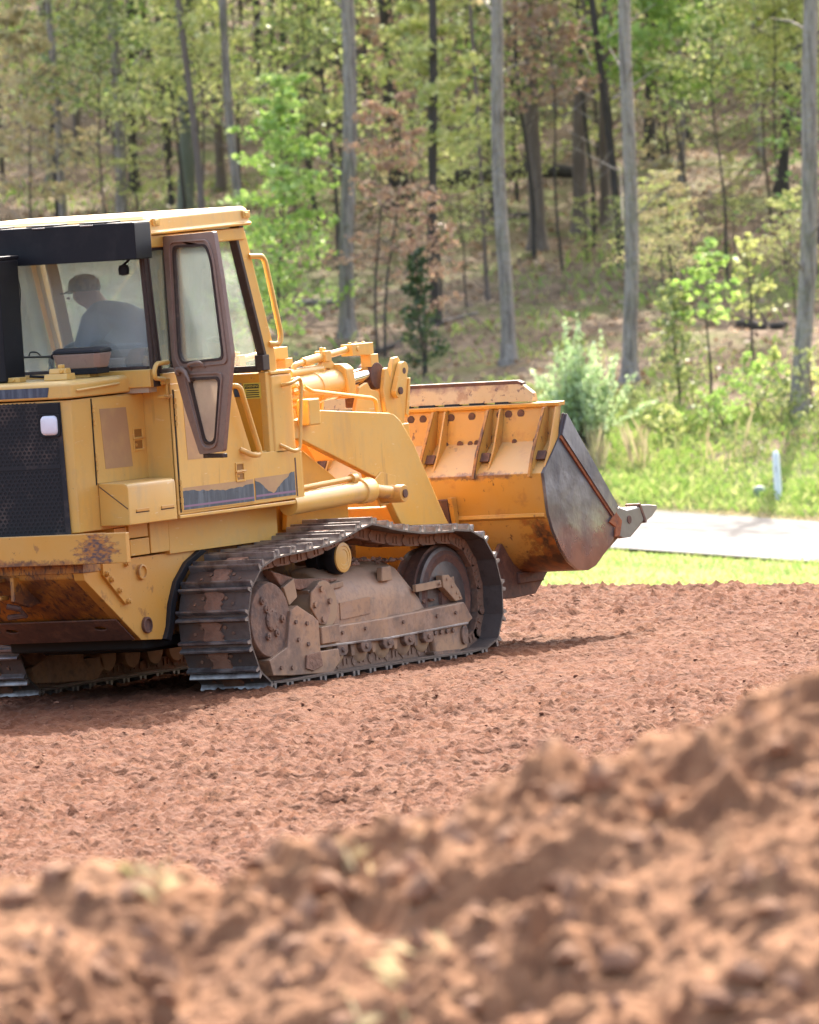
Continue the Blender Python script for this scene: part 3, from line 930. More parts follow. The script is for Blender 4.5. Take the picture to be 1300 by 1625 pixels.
# shade trees to the sunny side and behind
cnt = 0
for k in range(58):
    if k < 34:
        u = random.uniform(9, 32); q = random.uniform(103, 160)
    else:
        u = random.uniform(-16, 9); q = random.uniform(122, 172)
    v = q - .9 * (u - 5)
    if v < 74: continue
    r = random.uniform(.09, .17)
    mb, _ = trunk_mesh(random.uniform(-.3, .3), 5, r, 300 + k)
    bk = random.choice(['bark', 'bark_dark', 'bark_brown'])
    lm, lv = canopies[k % 4]
    e = tree_thing('tree', 'tall %s tree %s' % (bark_lab[bk], place_words(u, v)), 'tree', G(u, v),
                   [('trunk', mb.mesh('trunk', 60), M[bk]), ('limbs', lm, M[bk]), ('crown', lv, M['leaf_canopy'])], 'far trees of the wood', random.uniform(0, 6.28))

# --- understory: leafy young trees
under = []
specs = [  # h, spread, branches, leaves, size, z0, droop, layered
    (3.6, 1.2, 24, 1100, .08, .3, .25, .2), (4.4, 1.5, 28, 1500, .085, .35, .3, .2), (3.0, 1.0, 20, 800, .075, .25, .35, .3),
    (5.0, 1.7, 30, 1800, .09, .4, .2, .18), (2.2, .85, 16, 500, .075, .15, .4, .35), (4.6, 1.5, 24, 800, .08, .45, .3, .25)]
for sp in specs:
    for rep in range(2):
        w, br, C, S = gen_tree(*sp[:5], z0=sp[5], updroop=sp[6], layered=sp[7], rad=.028)
        lv, lf = leaf_quads(C, S, .45)
        under.append((w.mesh('stem', 60), br.mesh('branches', 60), np_mesh('leaves', lv, lf)))

def leafy(label, u, v, h, spread, leaves, size, mk, lean=(0, 0), bk='bark_dark', name='young_tree', cat='young tree', z0=.2, nbr=22, layered=.3, stems=1, updroop=.3, rad=.025, group=None):
    w, br, C, S = gen_tree(h, spread, nbr, leaves, size, z0=z0, updroop=updroop, layered=layered, lean=lean, stems=stems, rad=rad)
    lv, lf = leaf_quads(C, S, .45)
    return tree_thing(name, label, cat, G(u, v), [('trunk', w.mesh('trunk', 60), M[bk]), ('branches', br.mesh('branches', 60), M[bk]), ('leaves', np_mesh('leaves', lv, lf), M[mk])], group)
la = lambda du: (RH[0] * du, RH[1] * du)
leafy('bright fresh green young tree right of the cab front', .40, 90.2, 4.0, 1.2, 3300, .10, 'leaf_fresh', la(.35), z0=.06, nbr=54, layered=.2)
leafy('reddish brown young tree in new leaf behind the tilt cylinder', 1.95, 88.4, 3.9, .95, 1500, .085, 'leaf_red', la(.35), stems=2, z0=.25, nbr=26)
leafy('small reddish sapling right of the larger reddish one', 2.55, 86.8, 2.6, .7, 650, .08, 'leaf_red', la(.2), z0=.3)
leafy('loose yellow green young tree above the reddish saplings', 2.9, 91.6, 5.4, 1.15, 2600, .115, 'leaf_yellow', la(.1), z0=.4)
leafy('small dark cedar beneath the reddish saplings', 2.5, 86.2, 1.9, .38, 1100, .075, 'leaf_dark', z0=.1, nbr=30, layered=.6)
leafy('broad bright green young tree at upper right of the wood', 7.1, 98.0, 5.6, 1.7, 4200, .12, 'leaf_fresh', la(-.2), z0=.45)
leafy('tall yellow green young tree by the right edge of the wood', 8.5, 96.0, 5.9, 1.6, 3400, .12, 'leaf_yellow', z0=.45)
leafy('small tan leaved sapling right of the pale straight trunk', 6.65, 95.5, 1.9, .5, 520, .12, 'leaf_tan', z0=.25)
leafy('small light green maple sapling on the bank above the marker post', 6.55, 81.9, 2.3, .62, 330, .12, 'leaf_fresh', la(.1), z0=.45, layered=.2)
leafy('small soft olive young pine on the bank right of the pale trunk', 6.1, 81.9, 1.7, .5, 1300, .07, 'leaf_olive', z0=.1, nbr=30, layered=.5)
leafy('yellow leaved sapling by the large right hand trunk', 7.35, 84.5, 1.9, .5, 200, .10, 'leaf_yellow', z0=.3)
leafy('tan and pink young tree at the left end of the wood', -3.4, 99.5, 4.6, 1.3, 2200, .105, 'leaf_tan', z0=.3)
leafy('yellow green young tree above the cab roof', -.6, 97.0, 5.4, 1.5, 1900, .10, 'leaf_yellow', z0=.5)
leafy('olive young tree above the black box on the roof', -2.2, 98.0, 5.4, 1.5, 1500, .10, 'leaf_olive', z0=.5)
leafy('reddish leaved young tree left of the pale straight trunk', 5.0, 97.0, 5.2, 1.1, 1300, .10, 'leaf_red', z0=.5)
mk_w = ['leaf_yellow'] * 8 + ['leaf_fresh'] * 3 + ['leaf_olive'] * 5 + ['leaf_tan'] * 3 + ['leaf_red'] * 1 + ['leaf_canopy'] * 5
kind_lab = {'leaf_yellow': 'yellow green', 'leaf_fresh': 'fresh green', 'leaf_olive': 'olive green', 'leaf_tan': 'tan budding', 'leaf_red': 'reddish', 'leaf_canopy': 'mid green'}
for k in range(150):
    q = random.uniform(95, 165)
    d = 70 + q
    u = random.uniform(-.052 * d, .06 * d) + (q - 70) * .03
    v = q - .9 * (u - 5)
    if v < 86: continue
    mk = random.choice(mk_w)
    w, br, l = random.choice(under)
    tree_thing('young_tree', 'leafy %s young tree %s' % (kind_lab[mk], place_words(u, v)), 'young tree', G(u, v),
               [('trunk', w, M['bark_dark']), ('branches', br, M['bark_dark']), ('leaves', l, M[mk])], 'understory trees, %s' % kind_lab[mk], random.uniform(0, 6.28), random.uniform(.8, 1.6))
# small saplings coming up along the front of the wood
for k in range(9):
    q = random.uniform(86, 102); u = random.uniform(3.2, 9.6)
    v = q - .9 * (u - 5)
    if v < 83: continue
    mk = random.choice(['leaf_yellow', 'leaf_fresh', 'leaf_tan', 'leaf_yellow', 'leaf_olive'])
    w, br, l = random.choice(under)
    tree_thing('sapling', 'small %s sapling %s' % (kind_lab[mk], place_words(u, v)), 'sapling', G(u, v),
               [('trunk', w, M['bark_dark']), ('branches', br, M['bark_dark']), ('leaves', l, M[mk])], 'small saplings, %s' % kind_lab[mk], random.uniform(0, 6.28), random.uniform(.4, .65))
# the wood goes on to the left and right of the view
for k in range(70):
    q = random.uniform(88, 140); u = random.uniform(-22, -9) if k % 2 else random.uniform(13, 24)
    v = q - .9 * (u - 5)
    mk = random.choice(mk_w)
    w, br, l = random.choice(under)
    tree_thing('young_tree', 'leafy %s young tree %s' % (kind_lab[mk], place_words(u, v)), 'young tree', G(u, v),
               [('trunk', w, M['bark_dark']), ('branches', br, M['bark_dark']), ('leaves', l, M[mk])], 'understory trees, %s' % kind_lab[mk], random.uniform(0, 6.28), random.uniform(.9, 1.7))
# low bushes on the bank
bush = []
for k in range(3):
    w, br, C, S = gen_tree(.7, .5, 16, 420, .07, z0=.05, updroop=.9, layered=.4, stems=3, rad=.012)
    lv, lf = leaf_quads(C, S, .6)
    w.v, w.f = w.v + br.v, w.f + [tuple(i + len(w.v) for i in f_) for f_ in br.f]
    bush.append((w.mesh('stems', 60), np_mesh('leaves', lv, lf)))
for k, (u, v, s, mk) in enumerate([(7.1, 80.6, 1.1, 'leaf_fresh'), (7.95, 80.2, 1.2, 'leaf_yellow'), (6.5, 79.4, .9, 'leaf_fresh'), (7.5, 79.2, .9, 'leaf_olive'), (8.4, 79.0, 1.0, 'leaf_fresh'), (5.9, 79.4, .7, 'leaf_yellow'), (8.1, 77.6, .8, 'leaf_olive'), (9.2, 79.5, 1.2, 'leaf_yellow'), (3.7, 82.5, .8, 'leaf_olive'), (5.3, 80.8, .7, 'leaf_olive'), (6.9, 77.6, .6, 'leaf_olive')]):
    w, l = bush[k % 3]
    tree_thing('low_bush', 'low leafy bush in the grass of the bank below the trees', 'bush', G(u, v, -.03), [('stems', w, M['bark_dark']), ('leaves', l, M[mk])], 'low bushes on the bank', random.uniform(0, 6.28), s)

# pale feathery shrub beside the bucket
wood = MB(); C, D_, S = [], [], []
for k in range(95):
    a = random.uniform(0, 6.28); tilt = abs(random.gauss(0, .40)); hgt = (random.uniform(1.0, 1.75) if k % 6 else random.uniform(1.7, 2.15)) * (1 - .25 * tilt)
    b = Vector((random.gauss(0, .12), random.gauss(0, .12), 0))
    d = Vector((math.cos(a) * math.sin(tilt), math.sin(a) * math.sin(tilt), math.cos(tilt)))
    tip = b + d * hgt + Vector((0, 0, -.10 * tilt * hgt))
    mid = b.lerp(tip, .55) + Vector((0, 0, .08))
    wood.tube([b, mid, tip], [.008, .005, .002], 4, caps=False)
    m = 60
    s = RNG.uniform(.35, 1.03, m)
    pa = np.array(mid)[None] + (np.array(tip) - np.array(mid))[None] * ((s - .55) / .45)[:, None]
    C.append(pa + RNG.normal(0, .028, (m, 3))); D_.append(np.tile(np.array(d), (m, 1))); S.append(np.full(m, .065))
lv, lf = leaf_quads(np.concatenate(C), np.concatenate(S), .5, np.concatenate(D_) * .9)
tree_thing('shrub', 'pale silvery green feathery shrub behind the bucket end', 'shrub', G(4.55, 78.6, -.05), [('stems', wood.mesh('stems', 60), M['bark_dark']), ('leaves', np_mesh('leaves', lv, lf), M['leaf_pale'])])

# grass on the bank, verge strips
def grass(name, n, u0, u1, q0, q1, h0, h1, w, m, dens=None, lean=(.2, .9)):
    u = RNG.uniform(u0, u1, n); q = RNG.uniform(q0, q1, n)
    v = q - .9 * (u - 5)
    k = edge(u, v) > 2
    if dens is not None:
        k &= RNG.random(n) < dens(u, v, q)
    u, v, q = u[k], v[k], q[k]
    x, y = xy(u, v)
    z = back_z(u, v)
    hh = RNG.uniform(h0, h1, len(u)) * (.7 + 1.0 * np.clip(fbm(u * .9, v * .9, 2) + .5, 0, 1))
    me = blade_mesh(name, np.stack([x, y, z - .01], 1), hh, w * RNG.uniform(.7, 1.4, len(u)), RNG.uniform(*lean, len(u)))
    return tag(link_mesh(name, me, m), kind='stuff')
grass('verge_grass', 42000, -4, 15, 44, 61.1, .03, .09, .016, M['verge_blade'])
grass('roadside_grass', 9000, -3, 16, 74.0, 75.6, .03, .08, .018, M['straw'], lean=(.4, 1.4))
grass('bank_grass', 60000, -3, 17, 75.0, 83.5, .07, .20, .018, M['grass_blade'], lambda u, v, q: np.clip(1.25 - (q - 75) / 9.5, .12, 1))
grass('wood_floor_grass', 17000, -7, 17, 82, 108, .06, .2, .02, M['grass_blade'], lambda u, v, q: (fbm(u * .45 + 8, v * .25, 2) > .02) * 1.0)
# tall dry seed stalks by the shrub
n = 70
cu_ = np.concatenate([RNG.normal(4.72, .07, 34), RNG.normal(5.35, .10, 26), RNG.normal(6.3, .3, 10)]); cv_ = RNG.normal(77.6, .3, n)
x, y = xy(cu_, cv_)
o = link_mesh('dry_grass_stalks', blade_mesh('dry_grass_stalks', np.stack([x, y, back_z(cu_, cv_)], 1), RNG.uniform(.35, .85, n), RNG.uniform(.010, .02, n), RNG.uniform(.05, .35, n)), M['straw'])
tag(o, kind='stuff')
# dead leaves on the wood floor
n = 16000
u = RNG.uniform(-8, 18, n); q = RNG.uniform(80, 135, n); v = q - .9 * (u - 5)
x, y = xy(u, v)
lv, lf = leaf_quads(np.stack([x, y, back_z(u, v) + .03], 1), np.full(n, .12), .25)
o = link_mesh('dead_leaves', np_mesh('dead_leaves', lv, lf), M['litter'])
tag(o, kind='stuff')
# fallen logs
def log(label, u0, v0, u1, v1, r, bk='bark_dark', lift=.0):
    a, b = Vector(G(u0, v0, r * .6 + lift)), Vector(G(u1, v1, r * .6 + lift))
    c = (a + b) / 2
    pts = [a.lerp(b, t) - c + Vector((0, 0, .25 * r * math.sin(7 * t + u0))) for t in np.linspace(0, 1, 7)]
    mb = MB().tube(pts, [r * (1 - .35 * t) for t in np.linspace(0, 1, 7)], 10)
    for t in (.3, .62):
        p = (b - a) * (t - .5)
        mb.tube([p, p + Vector((random.uniform(-.2, .2), .15, .35))], [r * .3, r * .1], 5)
    o = mb.build('fallen_log', M[bk]); o.location = c
    return tag(o, label, 'log')
log('long dark fallen log lying across the hillside left of the pale trunk', 3.3, 110.6, 5.9, 109.8, .17, lift=.1)
log('grey fallen log on the ground behind the tilt cylinder pipe', .75, 94.6, 1.65, 94.9, .06, 'bark')
log('thin fallen branch on the grass behind the lift lever', 1.85, 88.4, 3.0, 91.4, .045)
log('short dark fallen log right of the small pine', 7.35, 88.8, 8.05, 88.3, .08)
log('thin dark log lying behind the brown trunk', 3.8, 104.4, 4.9, 105.3, .07)
log('dark fallen log at the left of the hillside above the cab', -3.9, 104.0, -1.2, 105.0, .10, lift=.05)
log('pale fallen branch low on the wood floor left of the curving grey trunk', 2.3, 90.6, 3.5, 92.4, .03, 'bark')

# white marker post and the little pale cap by the road
M['white_paint'] = mat('white_marker_paint', (0.80, 0.82, 0.84), 0.5, layers=[(6, (0.6, 0.62, 0.62), 0.5, 0.7, 0.5)])
M['pale_green'] = mat('pale_green_plastic', (0.26, 0.32, 0.25), 0.6)
p = G(7.08, 74.4, -.05)
e = empty('marker_post', p)
tag(e, 'white round topped marker post standing in the grass beyond the road', 'marker post')
MB().lathe((0, 0, 0), [(.052, 0), (.052, .62), (.046, .68), (.030, .715), (.008, .73)], 'z', 20).build('post', M['white_paint'], e)
fd = Vector((-FH[0], -FH[1], 0)); rd = Vector((RH[0], RH[1], 0))
b = MB()
for k, (zz_, hw) in enumerate([(.50, .009), (.47, .012), (.44, .009)]):
    c = fd * .0515 - rd * .012 + Vector((0, 0, zz_))
    b.obox(c, rd, fd, (0, 0, 1), hw, .003, .008)
b.build('grey_marking', mat('grey_print', (0.25, 0.26, 0.30), 0.6), e)
e = empty('utility_cap', G(6.84, 74.8, -.02))
tag(e, 'small pale green utility cap in the grass left of the white post', 'utility cap')
MB().lathe((0, 0, 0), [(.07, 0), (.07, .07), (.085, .07), (.085, .12), (.06, .15), (.01, .16)], 'z', 18).build('cap', M['pale_green'], e)
# ------------------------------------------------------------------ the track loader (x forward, y to its left, z up)
L = empty('track_loader')
tag(L, 'yellow crawler track loader with its cab door swung open and bucket lowered', 'track loader')

# ---- track assemblies
PATH = [(.05, 0), (.7, 0), (1.4, 0), (2.1, 0), (2.62, 0), (2.88, .04), (3.01, .15), (3.075, .35), (3.05, .57), (2.95, .75), (2.80, .87), (2.59, .925),
        (2.35, .935), (2.03, .95), (1.7, .995), (1.38, 1.05), (1.15, 1.02), (.86, .965), (.57, .94), (.32, .93), (.12, .915), (-.08, .86), (-.24, .73), (-.315, .56), (-.32, .38), (-.25, .18), (-.13, .05)]
def catmull(pts, per=14):
    out = []
    n = len(pts)
    for i in range(n):
        p0, p1, p2, p3 = (np.array(pts[(i + k) % n], float) for k in (-1, 0, 1, 2))
        for t in np.arange(per) / per:
            out.append(.5 * (2 * p1 + (p2 - p0) * t + (2 * p0 - 5 * p1 + 4 * p2 - p3) * t * t + (3 * p1 - p0 - 3 * p2 + p3) * t ** 3))
    return np.array(out)
dense = catmull(PATH)
seg = np.linalg.norm(np.roll(dense, -1, 0) - dense, axis=1)
cum = np.concatenate([[0], np.cumsum(seg)])
TOT = cum[-1]
NSH = int(round(TOT / .212))
PITCH = TOT / NSH
def along(s):
    s = s % TOT
    i = min(np.searchsorted(cum, s, 'right') - 1, len(dense) - 1)
    t = (s - cum[i]) / seg[i]
    return dense[i] * (1 - t) + dense[(i + 1) % len(dense)] * t
# shoe in local frame: x along travel, z outwards
hp = PITCH / 2
def shoe_mb():
    b = MB()
    prof = [(-hp + .006, -.030), (hp - .004, -.030), (hp + .016, -.024), (hp + .016, -.014), (hp - .004, -.017), (-hp + .006, -.017)]
    b.py(prof, -.275, .275)
    return b
def grouser_mb():
    b = MB()
    for x0, h in ((-hp + .008, .024), (hp - .052, .024)):
        b.py([(x0, -.018), (x0 + .032, -.018), (x0 + .027, h - .008), (x0 + .021, h), (x0 + .009, h), (x0 + .004, h - .008)], -.275, .275)
    return b
def link_mb():
    b = MB()
    for yy in (-.095, .095):
        b.py([(-hp + .004, -.030), (-hp + .004, -.085), (-hp + .022, -.110), (hp - .022, -.110), (hp - .004, -.090), (hp - .004, -.030)], yy - .028, yy + .028)
    b.cyl((hp, -.13, -.072), (hp, .13, -.072), .030, n=12)
    for sgn in (-1, 1):
        b.py([(-.035, -.10), (-.035, -.05), (-.010, -.05), (-.010, -.10)], sgn * .123, sgn * .131)
        b.py([(.012, -.095), (.012, -.055), (.034, -.055), (.034, -.095)], sgn * .123, sgn * .131)
    for sgn in (-1, 1):
        b.cyl((-.03, sgn * .09, -.017), (-.03, sgn * .09, -.008), .014, n=6).cyl((.03 - .02, sgn * .15, -.017), (.01, sgn * .15, -.008), .012, n=6)
    return b
def mudpat_mb(seed):
    rg = random.Random(seed)
    n = 22
    top = []
    for k in range(n):
        a = 2 * math.pi * k / n
        ca, sa = math.cos(a), math.sin(a)
        wide = .06 + .07 * abs(ca) ** 2 * rg.uniform(.5, 1.2)
        top.append((ca * hp * rg.uniform(.62, .72), math.copysign(abs(sa) ** .6, sa) * wide * rg.uniform(.8, 1.25)))
    b = MB()
    b.plate([top], lambda a, c, t: (a, c, t), -.018, .001)
    return b
protos = {}
def proto(key, mb, m, bev=0):
    if key not in protos:
        me = mb.mesh(key, 35)
        me.materials.append(m)
        protos[key] = me
    return protos[key]
sh_me = proto('track_shoe', shoe_mb(), M['track'])
gr_me = proto('grouser', grouser_mb(), M['grouser'])
li_me = proto('track_link', link_mb(), M['chain'])
mud_mes = [proto('mud_cake%d' % k, mudpat_mb(k), M['mud']) for k in range(5)]

def add_child(name, me, parent, mw):
    o = bpy.data.objects.new(name, me)
    COL.objects.link(o)
    o.parent = parent
    o.matrix_local = mw
    return o

HUBX, HUBZ, IDX, IDZ = .15, .455, 2.59, .42
def track_side(sg):
    """sg=-1: near (right hand) side, +1: far side"""
    yc = sg * .925
    oy = lambda d: yc + sg * d          # d>0 is outboard
    def yb(a, b):
        a, b = oy(a), oy(b)
        return min(a, b), max(a, b)
    # --- track frame beam (the part that carries all the rest)
    b = MB()
    b.py([(.72, .35), (1.64, .355), (2.68, .385), (2.79, .26), (2.70, .225), (1.62, .205), (.72, .225)], *yb(-.16, .175))
    fr = b.build('track_frame', M['frame'], L, .012)
    def sub(name, mb, m, bev=.006, angle=38):
        return mb.build(name, m, fr, bev, angle)
    # rear guard round the final drive
    b = MB()
    b.py([(.30, .26), (.37, .50), (.46, .53), (.66, .44), (.72, .40), (.72, .20), (.95, .20), (.97, .12), (.86, .045), (.36, .065), (.10, .085), (.06, .19)], *yb(-.15, .20))
    sub('rear_guard', b, M['frame'], .02)
    b = MB()
    b.py([(.74, .36), (.98, .365), (.98, .245), (.74, .245)], *yb(.175, .205))
    sub('guard_bracket', b, M['frame'], .008)
    b = MB()
    b.py([(.52, .19), (.70, .20), (.72, .10), (.60, .075), (.50, .10)], *yb(.2, .215))
    sub('mud_cake', b, M['mud'], .01)
    # recoil housing: rounded body tapering to the front
    secs = []
    def sec(x, k, zt):
        cs = [(.15, .28), (.155, .48), (.125, .585), (.06, .68), (-.05, .74), (-.16, .745), (-.16, .28)]
        return [(x, oy(a * (k if a > 0 else 1)), .28 + (z - .28) * zt) for a, z in cs]
    b = MB()
    b.loft([sec(.98, 1, .96), sec(1.02, 1.03, 1), sec(1.55, 1.03, 1.03), sec(1.60, .99, 1.0), sec(1.98, .97, .98), sec(2.10, .80, .78), sec(2.26, .6, .5), sec(2.55, .45, .33)])
    sub('recoil_housing', b, M['frame'], .012, 50)
    b = MB()
    b.py([(1.66, .60), (1.80, .60), (1.79, .70), (1.67, .70)], *yb(.10, .145))
    sub('housing_strap', b, M['frame_tan'], .008)
    # flange plate with bolts ahead of the final drive
    b = MB()
    pts = [(.86 + .17 * math.cos(a), .50 + .17 * math.sin(a)) for a in np.linspace(0, 2 * math.pi, 24, endpoint=False)]
    b.py(pts, *yb(-.1, .165))
    sub('pivot_flange', b, M['frame_tan'], .012)
    b = MB()
    b.py([(.68, .60), (.78, .655), (.86, .60), (.92, .46), (.85, .37), (.76, .38), (.66, .50)], *yb(.165, .182))
    sub('pivot_cover', b, M['frame'], .008)
    for bx, bz in ((.80, .615), (.71, .515), (.80, .41), (.90, .525)):
        bb = MB().cyl((bx, oy(.18), bz), (bx, oy(.197), bz), .022, n=8)
        sub('bolt', bb, M['frame'], 0)
    # bolts, gussets, seams and grease on the frame side
    for bx, bz in ((.42, .42), (.44, .30), (.56, .40), (.56, .26), (.20, .13), (.34, .12)):
        sub('bolt', MB().cyl((bx, oy(.195), bz), (bx, oy(.212), bz), .016, n=6), M['chain'], 0)
    for bx in (1.05, 1.35, 1.85, 2.3, 2.55):
        sub('bolt', MB().cyl((bx, oy(.172), .30 + (bx - 1.05) * .012), (bx, oy(.186), .30 + (bx - 1.05) * .012), .014, n=6), M['chain'], 0)
    for gx in (1.20, 1.475, 1.76, 2.03):
        sub('roller_gusset', MB().py([(gx - .03, .215), (gx + .03, .215), (gx + .018, .13), (gx - .018, .13)], *yb(.05, .16)), M['frame'], .006)
    sub('beam_edge', MB().py([(.74, .235), (1.62, .222), (2.70, .242), (2.70, .228), (1.62, .207), (.74, .22)], *yb(.172, .186)), M['grouser'], .003)
    sub('cover_plate', MB().py([(1.06, .50), (1.46, .515), (1.46, .40), (1.06, .385)], *yb(.152, .166)), M['frame'], .004)
    for k_, (mx_, mz_, ms_) in enumerate(((1.30, .745, .10), (1.62, .765, .12), (1.0, .665, .09), (.60, .655, .10), (1.95, .735, .08), (2.35, .43, .06))):
        lv_, lf_ = scatter_lumps(tpl2, [np.array([mx_ + random.uniform(-ms_, ms_) * 1.6, oy(random.uniform(-.08, .10)), mz_ + random.uniform(-.012, .0)]) for _ in range(26)], [random.uniform(.008, .026) for _ in range(26)], .6)
        o_ = link_mesh('dirt_spill', np_mesh('dirt_spill', lv_, lf_), M['mud'], fr); o_['kind'] = 'stuff'
    # dirt covered step plate on top at the rear
    b = MB()
    b.py([(.70, .615), (1.17, .645), (1.17, .605), (.72, .575)], *yb(-.14, .14))
    sub('step_plate', b, M['frame_tan'], .006)
    b = MB()
    b.py([(.30, .78), (.62, .70), (1.15, .665), (1.14, .648), (.66, .62), (.42, .66)], *yb(-.15, .11))
    sub('mud_cake', b, M['mud'], .02)
    b = MB()
    b.py([(.38, .66), (.52, .71), (.55, .58), (.44, .53)], *yb(.12, .15))
    sub('bracket', b, M['frame_tan'], .006)
    # final drive cover
    b = MB()
    b.lathe((HUBX, 0, HUBZ), [(.02, oy(-.14)), (.25, oy(-.14)), (.268, oy(.0)), (.262, oy(.14)), (.248, oy(.175)), (.06, oy(.18))], 'y', 44)
    sub('final_drive_hub', b, M['chain'], .006)
    b = MB()
    b.lathe((HUBX, 0, HUBZ), [(.018, oy(.17)), (.075, oy(.175)), (.075, oy(.192)), (.05, oy(.198)), (.012, oy(.198))], 'y', 26)
    for a, rr in ((128, .175), (128, .10), (0, .135), (-60, .105), (-118, .12)):
        cx, cz = HUBX + rr * math.cos(R_(a)), HUBZ + rr * math.sin(R_(a))
        b.cyl((cx, oy(.16), cz), (cx, oy(.195), cz), .030, .026, 14)
        b.cyl((cx, oy(.19), cz), (cx, oy(.201), cz), .013, n=6)
    for a in range(0, 360, 45):
        cx, cz = HUBX + .06 * math.cos(R_(a)), HUBZ + .06 * math.sin(R_(a))
        b.cyl((cx, oy(.185), cz), (cx, oy(.199), cz), .010, n=6)
    sub('hub_bolts', b, M['chain'], .003)
    # sprocket
    b = MB()
    nt_ = 25
    pts = []
    for k in range(nt_ * 2):
        r = .375 if k % 2 else .325
        a = math.pi * k / nt_
        pts.append((HUBX + r * math.cos(a), HUBZ + r * math.sin(a)))
    b.py(pts, *yb(-.04, .04))
    sub('sprocket', b, M['track'], .006)
    # idler wheel
    b = MB()
    b.lathe((IDX, 0, IDZ), [(.05, oy(-.11)), (.33, oy(-.10)), (.345, oy(-.05)), (.372, oy(-.045)), (.372, oy(.045)), (.345, oy(.05)), (.335, oy(.085)), (.30, oy(.10)), (.20, oy(.075)), (.11, oy(.085)), (.10, oy(.11)), (.03, oy(.112))], 'y', 56)
    sub('idler_wheel', b, M['rust_dark'], 0, 30)
    b = MB()
    b.lathe((IDX, 0, IDZ), [(.336, oy(-.13)), (.350, oy(-.13)), (.352, oy(.08)), (.338, oy(.088))], 'y', 56)
    sub('idler_rim', b, M['track'], 0, 30)
    b = MB()
    b.py([(2.10, .545), (2.44, .555), (2.45, .505), (2.10, .495)], *yb(.115, .145))
    b.py([(2.44, .585), (2.53, .585), (2.66, .47), (2.70, .40), (2.60, .395), (2.45, .50)], *yb(.10, .155))
    b.py([(2.60, .56), (2.66, .565), (2.67, .48), (2.61, .48)], *yb(.06, .12))
    for bx, bz in ((2.50, .555), (2.56, .50), (2.62, .45), (2.66, .42), (2.40, .53)):
        b.cyl((bx, oy(.15), bz), (bx, oy(.163), bz), .012, n=6)
    sub('idler_arm', b, M['frame_tan'], .006)
    # front guard
    b = MB()
    b.py([(2.22, .225), (2.70, .235), (2.735, .17), (2.70, .07), (2.52, .045), (2.26, .055)], *yb(-.13, .17))
    sub('front_guard', b, M['frame'], .02)
    b = MB()
    b.py([(2.20, .075), (2.56, .065), (2.56, .035), (2.22, .04)], *yb(-.1, .19))
    b.plate([[(2.645 + .042 * math.cos(a), .15 + (.055 if math.sin(a) > 0 else .045) * math.sin(a) * 1.3) for a in np.linspace(0, 2 * math.pi, 18, endpoint=False)]], lambda a, c, t: (a, t, c), *yb(.17, .188))
    for bx in (2.26, 2.34, 2.42, 2.50):
        b.cyl((bx, oy(.17), .20), (bx, oy(.186), .20), .018, n=6)
    sub('guard_plate', b, M['chain'], .008)
    # bottom rollers
    for rx in (1.02, 1.33, 1.62, 1.90, 2.15):
        b = MB()
        b.lathe((rx, 0, .195), [(.03, oy(-.15)), (.10, oy(-.15)), (.115, oy(-.13)), (.115, oy(-.06)), (.085, oy(-.05)), (.085, oy(.05)), (.115, oy(.06)), (.115, oy(.13)), (.095, oy(.145)), (.03, oy(.145))], 'y', 26)
        sub('track_roller', b, M['frame_tan'], 0)
        b = MB()
        b.py([(rx - .06, .225), (rx + .075, .225), (rx + .085, .17), (rx + .05, .145), (rx - .03, .145), (rx - .06, .175)], *yb(.13, .185))
        b.cyl((rx + .01, oy(.18), .185), (rx + .01, oy(.197), .185), .020, n=8)
        sub('roller_cap', b, M['chain'], .01)
    # carrier roller
    b = MB()
    b.lathe((1.21, 0, .80), [(.03, oy(-.12)), (.10, oy(-.12)), (.118, oy(-.10)), (.118, oy(-.02)), (.085, oy(-.015)), (.085, oy(.03)), (.112, oy(.04)), (.115, oy(.10)), (.105, oy(.115))], 'y', 32)
    sub('carrier_roller', b, M['black'], 0)
    b = MB()
    b.lathe((1.21, 0, .80), [(.102, oy(.11)), (.102, oy(.127)), (.080, oy(.132)), (.076, oy(.128)), (.055, oy(.130)), (.05, oy(.126)), (.01, oy(.130))], 'y', 32)
    sub('carrier_cap', b, M['yellow'], 0)
    b = MB().cyl((1.26, oy(-.28), .80), (1.26, oy(-.1), .80), .05).box(1.20, 1.33, *yb(-.16, -.08), .68, .80)
    sub('carrier_bracket', b, M['frame_tan'], .008)
    # shoes and links
    for i in range(NSH):
        s = i * PITCH + .03
        a, c, d = along(s - .06), along(s + .06), along(s)
        t = (c - a) / np.linalg.norm(c - a)
        # loop runs anticlockwise in (x,z) seen from +x right, z up: outward normal is (tz,-tx)
        X = Vector((t[0], 0, t[1])); Zv = Vector((t[1], 0, -t[0])); Y = Zv.cross(X)
        mw = Matrix((X, Y, Zv)).transposed().to_4x4()
        mw.translation = Vector((d[0], yc, d[1])) - Zv * .022
        add_child('track_shoe', sh_me, fr, mw)
        add_child('grouser', gr_me, fr, mw)
        add_child('track_link', li_me, fr, mw)
        if (i * 7 + (3 if sg > 0 else 0)) % 10 < 9:
            add_child('mud_cake', mud_mes[(i * 3) % 5], fr, mw)
    return fr
track_side(-1)
track_side(1)

